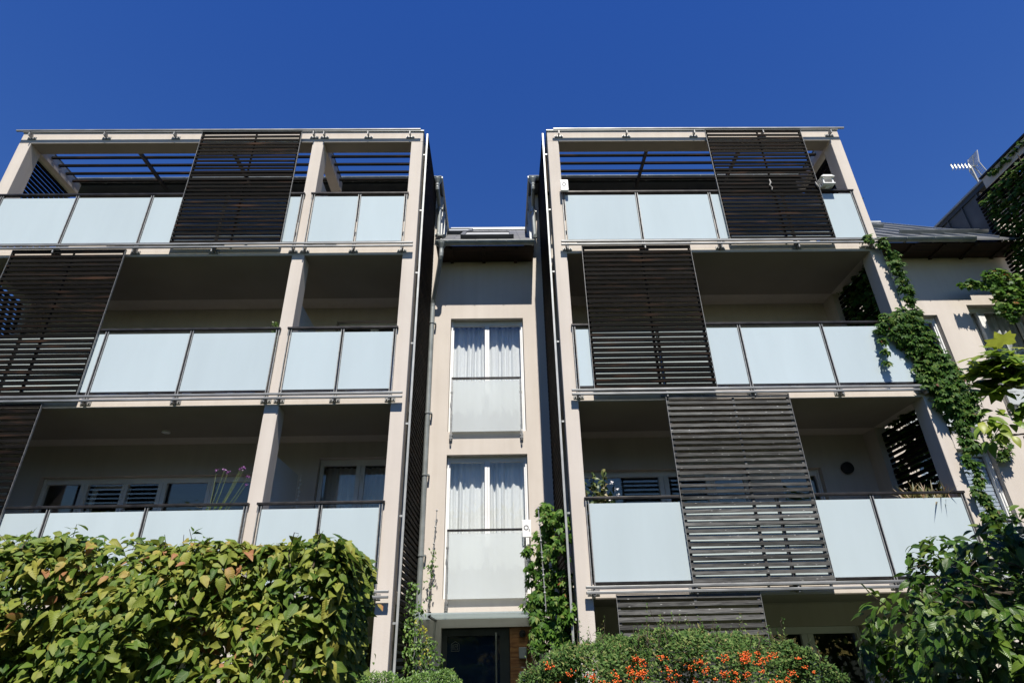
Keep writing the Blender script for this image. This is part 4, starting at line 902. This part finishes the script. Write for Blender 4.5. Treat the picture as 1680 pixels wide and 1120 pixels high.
for bx_, tx, tz in ((-4.44, -4.30, 4.30), (-4.44, -4.42, 4.29), (-4.38, -4.24, 4.26), (-4.32, -4.06, 4.30), (-4.3, -4.0, 4.31), (-4.24, -3.92, 4.18), (-4.2, -3.93, 4.05), (-4.3, -4.03, 4.33)):
    s.tube([(-4.35, 9.38, 2.8), (bx_, 9.36, 3.6), ((bx_ + tx) / 2 + .01, 9.34, (3.6 + tz) / 2), (tx, 9.32, tz)], [.006, .005, .004, .003], 5)
    leaves("flower", T_PETAL, np.array([(tx, 9.32, tz)]).repeat(16, 0) + rn(16, .012), rn(16) + np.array([0, -.5, .5]), rn(16), rng.uniform(.014, .03, 16), 'petal_purple', vb)
s.build("stem", 'stem', vb)
LP = np.array([(-4.35 + rng.normal(0, .1), 9.36, rng.uniform(2.9, 3.8)) for k in range(60)]); leaves("foliage", T_SHRUB, LP, rn(60) + np.array([0, -.5, .5]), rn(60) + np.array([0, 0, .5]), rng.uniform(.03, .06, 60), 'l_box', vb)
gr = thing("grass_planter", "balcony planter of dry reddish grasses on the right first floor railing", "potted plant", (6.6, 9.3, 3.3))
MB().box(6.15, 6.95, 9.2, 9.38, 3.38, 3.58).build("planter_box", 'terracotta', gr, bevel=.01)
n = 240; GP = np.stack([rng.uniform(6.18, 6.92, n), rng.uniform(9.16, 9.32, n), np.full(n, 3.56)], 1); leaves("grass_blades", T_GRASS, GP, np.array([0, -.7, .3]) + rn(n, .5), np.array([0, -.15, 1]) + rn(n, .38), rng.uniform(.14, .36, n), 'l_dry', gr)
pn = thing("small_conifer", "small bright conifer tip showing above the second floor railing", "potted plant", (-3.93, 9.35, 5.46))
pot(pn, -3.94, 9.36, 5.46, .15, .3); MB().tube([(-3.94, 9.36, 5.7), (-3.93, 9.34, 6.88)], [.012, .005], 6).build("stem", 'stem', pn)
n = 420; h = rng.random(n); PP = np.stack([-3.93 + rng.normal(0, 1, n) * .10 * (1 - h * .75), 9.34 + rng.normal(0, 1, n) * .05, 6.3 + .62 * h], 1); leaves("foliage", T_SMALL, PP, rn(n) + np.array([0, -.6, .4]), np.array([0, 0, .6]) + rn(n, .6), rng.uniform(.03, .06, n), 'l_box', pn)
# hanging ornament on the glass divider
hg = MB()
for i in range(9): hg.ball((-3.6 + .012 * math.sin(i * 2.3), 10.82, 4.52 - i * .07), .02 + .006 * (i % 2), 8)
hg.tube([(-3.6, 10.82, 4.62), (-3.6, 10.82, 3.9)], .004, 5); tag(hg.build("hanging_ornament", 'white'), "white beaded ornament hanging beside the glass balcony divider", "ornament")
# red flower at the foot of the shrub
rd = thing("red_flowers", "red and white flowers at the foot of the dark shrub", "flowers", (2.32, 4.0, 0))
s = MB()
for k in range(8): twig(s, (2.35 + rng.normal(0, .05), 4.05, 0), (2.34 + .07 * (k - 2), 4.0, 1.36 + .015 * (k % 3)), .006)
s.build("stem", 'stem', rd)
Q = np.array([(2.30, 3.98, 1.40)]).repeat(26, 0) + rn(26, .025); leaves("red_flower", T_PETAL, Q, np.array([-.2, -.8, .5]) + rn(26, .4), rn(26), rng.uniform(.05, .08, 26), 'petal_red', rd)
for k in range(7): leaves("white_flower", T_PETAL, np.array([(2.42 + .08 * k, 4.0, 1.42)]).repeat(6, 0) + rn(6, .012), np.array([0, -.7, .6]) + rn(6, .5), rn(6), rng.uniform(.02, .035, 6), 'petal_white', rd)

# tree at the right whose sprays reach into the view
tr = thing("tree", "tree with large bright lime green leaves reaching in from the right edge", "tree", (4.0, 2.0, 0))
t = MB(); t.tube([(4.0, 2.0, 0), (3.95, 1.95, 1.5), (3.8, 1.9, 2.8), (3.6, 1.75, 4.2)], [.10, .085, .07, .04], 10)
for p, q, r in (((3.85, 1.92, 2.4), (3.2, 2.5, 2.5), .03), ((3.2, 2.5, 2.5), (2.62, 2.62, 2.62), .014), ((3.0, 2.55, 2.52), (2.3, 2.6, 2.45), .01), ((2.75, 2.58, 2.55), (2.40, 2.6, 2.36), .005), ((2.85, 2.58, 2.52), (2.42, 2.6, 2.28), .005), ((2.8, 2.6, 2.56), (2.44, 2.6, 2.83), .008), ((3.6, 1.8, 3.6), (3.0, 1.5, 4.3), .03), ((3.6, 1.8, 3.8), (4.2, 1.4, 4.6), .03), ((3.6, 1.8, 3.9), (3.3, 2.3, 4.8), .03), ((2.5, 2.6, 2.56), (2.28, 2.6, 2.40), .004), ((2.6, 2.6, 2.5), (2.36, 2.6, 2.30), .004)):
    twig(t, p, q, r, 4, .02)
t.build("trunk", 'bark', tr)
n = 1500; q = unit(rn(n)) * rng.random((n, 1)) ** .4; P = np.array([3.85, 1.35, 4.45]) + q * np.array([1.05, .95, .8])
leaves("crown", T_LOBE, P, np.array([0, -.3, .9]) + rn(n, .4), np.array([0, 0, -.5]) + rn(n, .6), rng.uniform(.09, .15, n), 'l_lime', tr)
A = np.array([(2.50, 2.6, 2.90), (2.46, 2.6, 2.86), (2.42, 2.6, 2.80), (2.52, 2.6, 2.82), (2.40, 2.6, 2.75), (2.46, 2.6, 2.76), (2.36, 2.6, 2.74), (2.5, 2.62, 2.72), (2.42, 2.62, 2.70), (2.56, 2.6, 2.78), (2.6, 2.6, 2.86), (2.6, 2.6, 2.7), (2.45, 2.58, 2.84), (2.38, 2.6, 2.79), (2.5, 2.58, 2.78), (2.55, 2.6, 2.72), (2.42, 2.6, 2.83)]).repeat(6, 0) - np.array([.03, 0, 0]); A = A + rn(len(A), .035)
leaves("spray_leaf", T_LOBE, A, np.array([-.1, -.45, .9]) + rn(len(A), .3), np.array([-.7, -.2, -.5]) + rn(len(A), .4), rng.uniform(.06, .12, len(A)), 'l_lime', tr)
A = np.array([(2.22, 2.6, 2.51), (2.26, 2.6, 2.52), (2.3, 2.6, 2.54), (2.34, 2.6, 2.56), (2.28, 2.6, 2.47), (2.38, 2.6, 2.6), (2.44, 2.6, 2.6), (2.24, 2.6, 2.46), (2.5, 2.6, 2.6), (2.32, 2.6, 2.5), (2.36, 2.6, 2.54), (2.42, 2.58, 2.56)]).repeat(5, 0); A = A + rn(len(A), .02)
leaves("spray_leaf", T_SHRUB, A, np.array([-.1, -.5, .9]) + rn(len(A), .35), np.array([-.4, -.3, -.4]) + rn(len(A), .5), rng.uniform(.05, .085, len(A)), 'l_lime', tr)

# out-of-view tree belt added round the viewer: shades low sky, shows in windows
n = 60000; cx = rng.integers(0, 12, n); C = np.stack([-24 + cx * 4.8 + np.sin(cx * 5.1), -8.2 + 1.3 * np.cos(cx * 2.3), 4.3 + .3 * np.sin(cx * 1.7)], 1)
q = unit(rn(n)) * (rng.random((n, 1)) ** .3); lump = 1 + .13 * np.sin(q[:, 0:1] * 7 + cx[:, None]) + .12 * np.sin(q[:, 2:3] * 9 + 2 * cx[:, None])
P = C + q * lump * np.array([3.3, 2.2, 4.1]); P = P[P[:, 2] > .1]; n = len(P)
side = np.stack([np.where(rng.random(26000) < .5, -24, 30) + rng.normal(0, 1.2, 26000), rng.uniform(-7, 9, 26000), 8.2 * rng.random(26000) ** .8 + rng.normal(0, .3, 26000)], 1); P = np.concatenate([P, side[side[:, 2] > .1]]); n = len(P)
tb = leaves("added_tree_belt", T_SMALL, P, rn(n), rn(n), rng.uniform(.35, .6, n), 'l_shrub', None); tb["kind"] = "stuff"
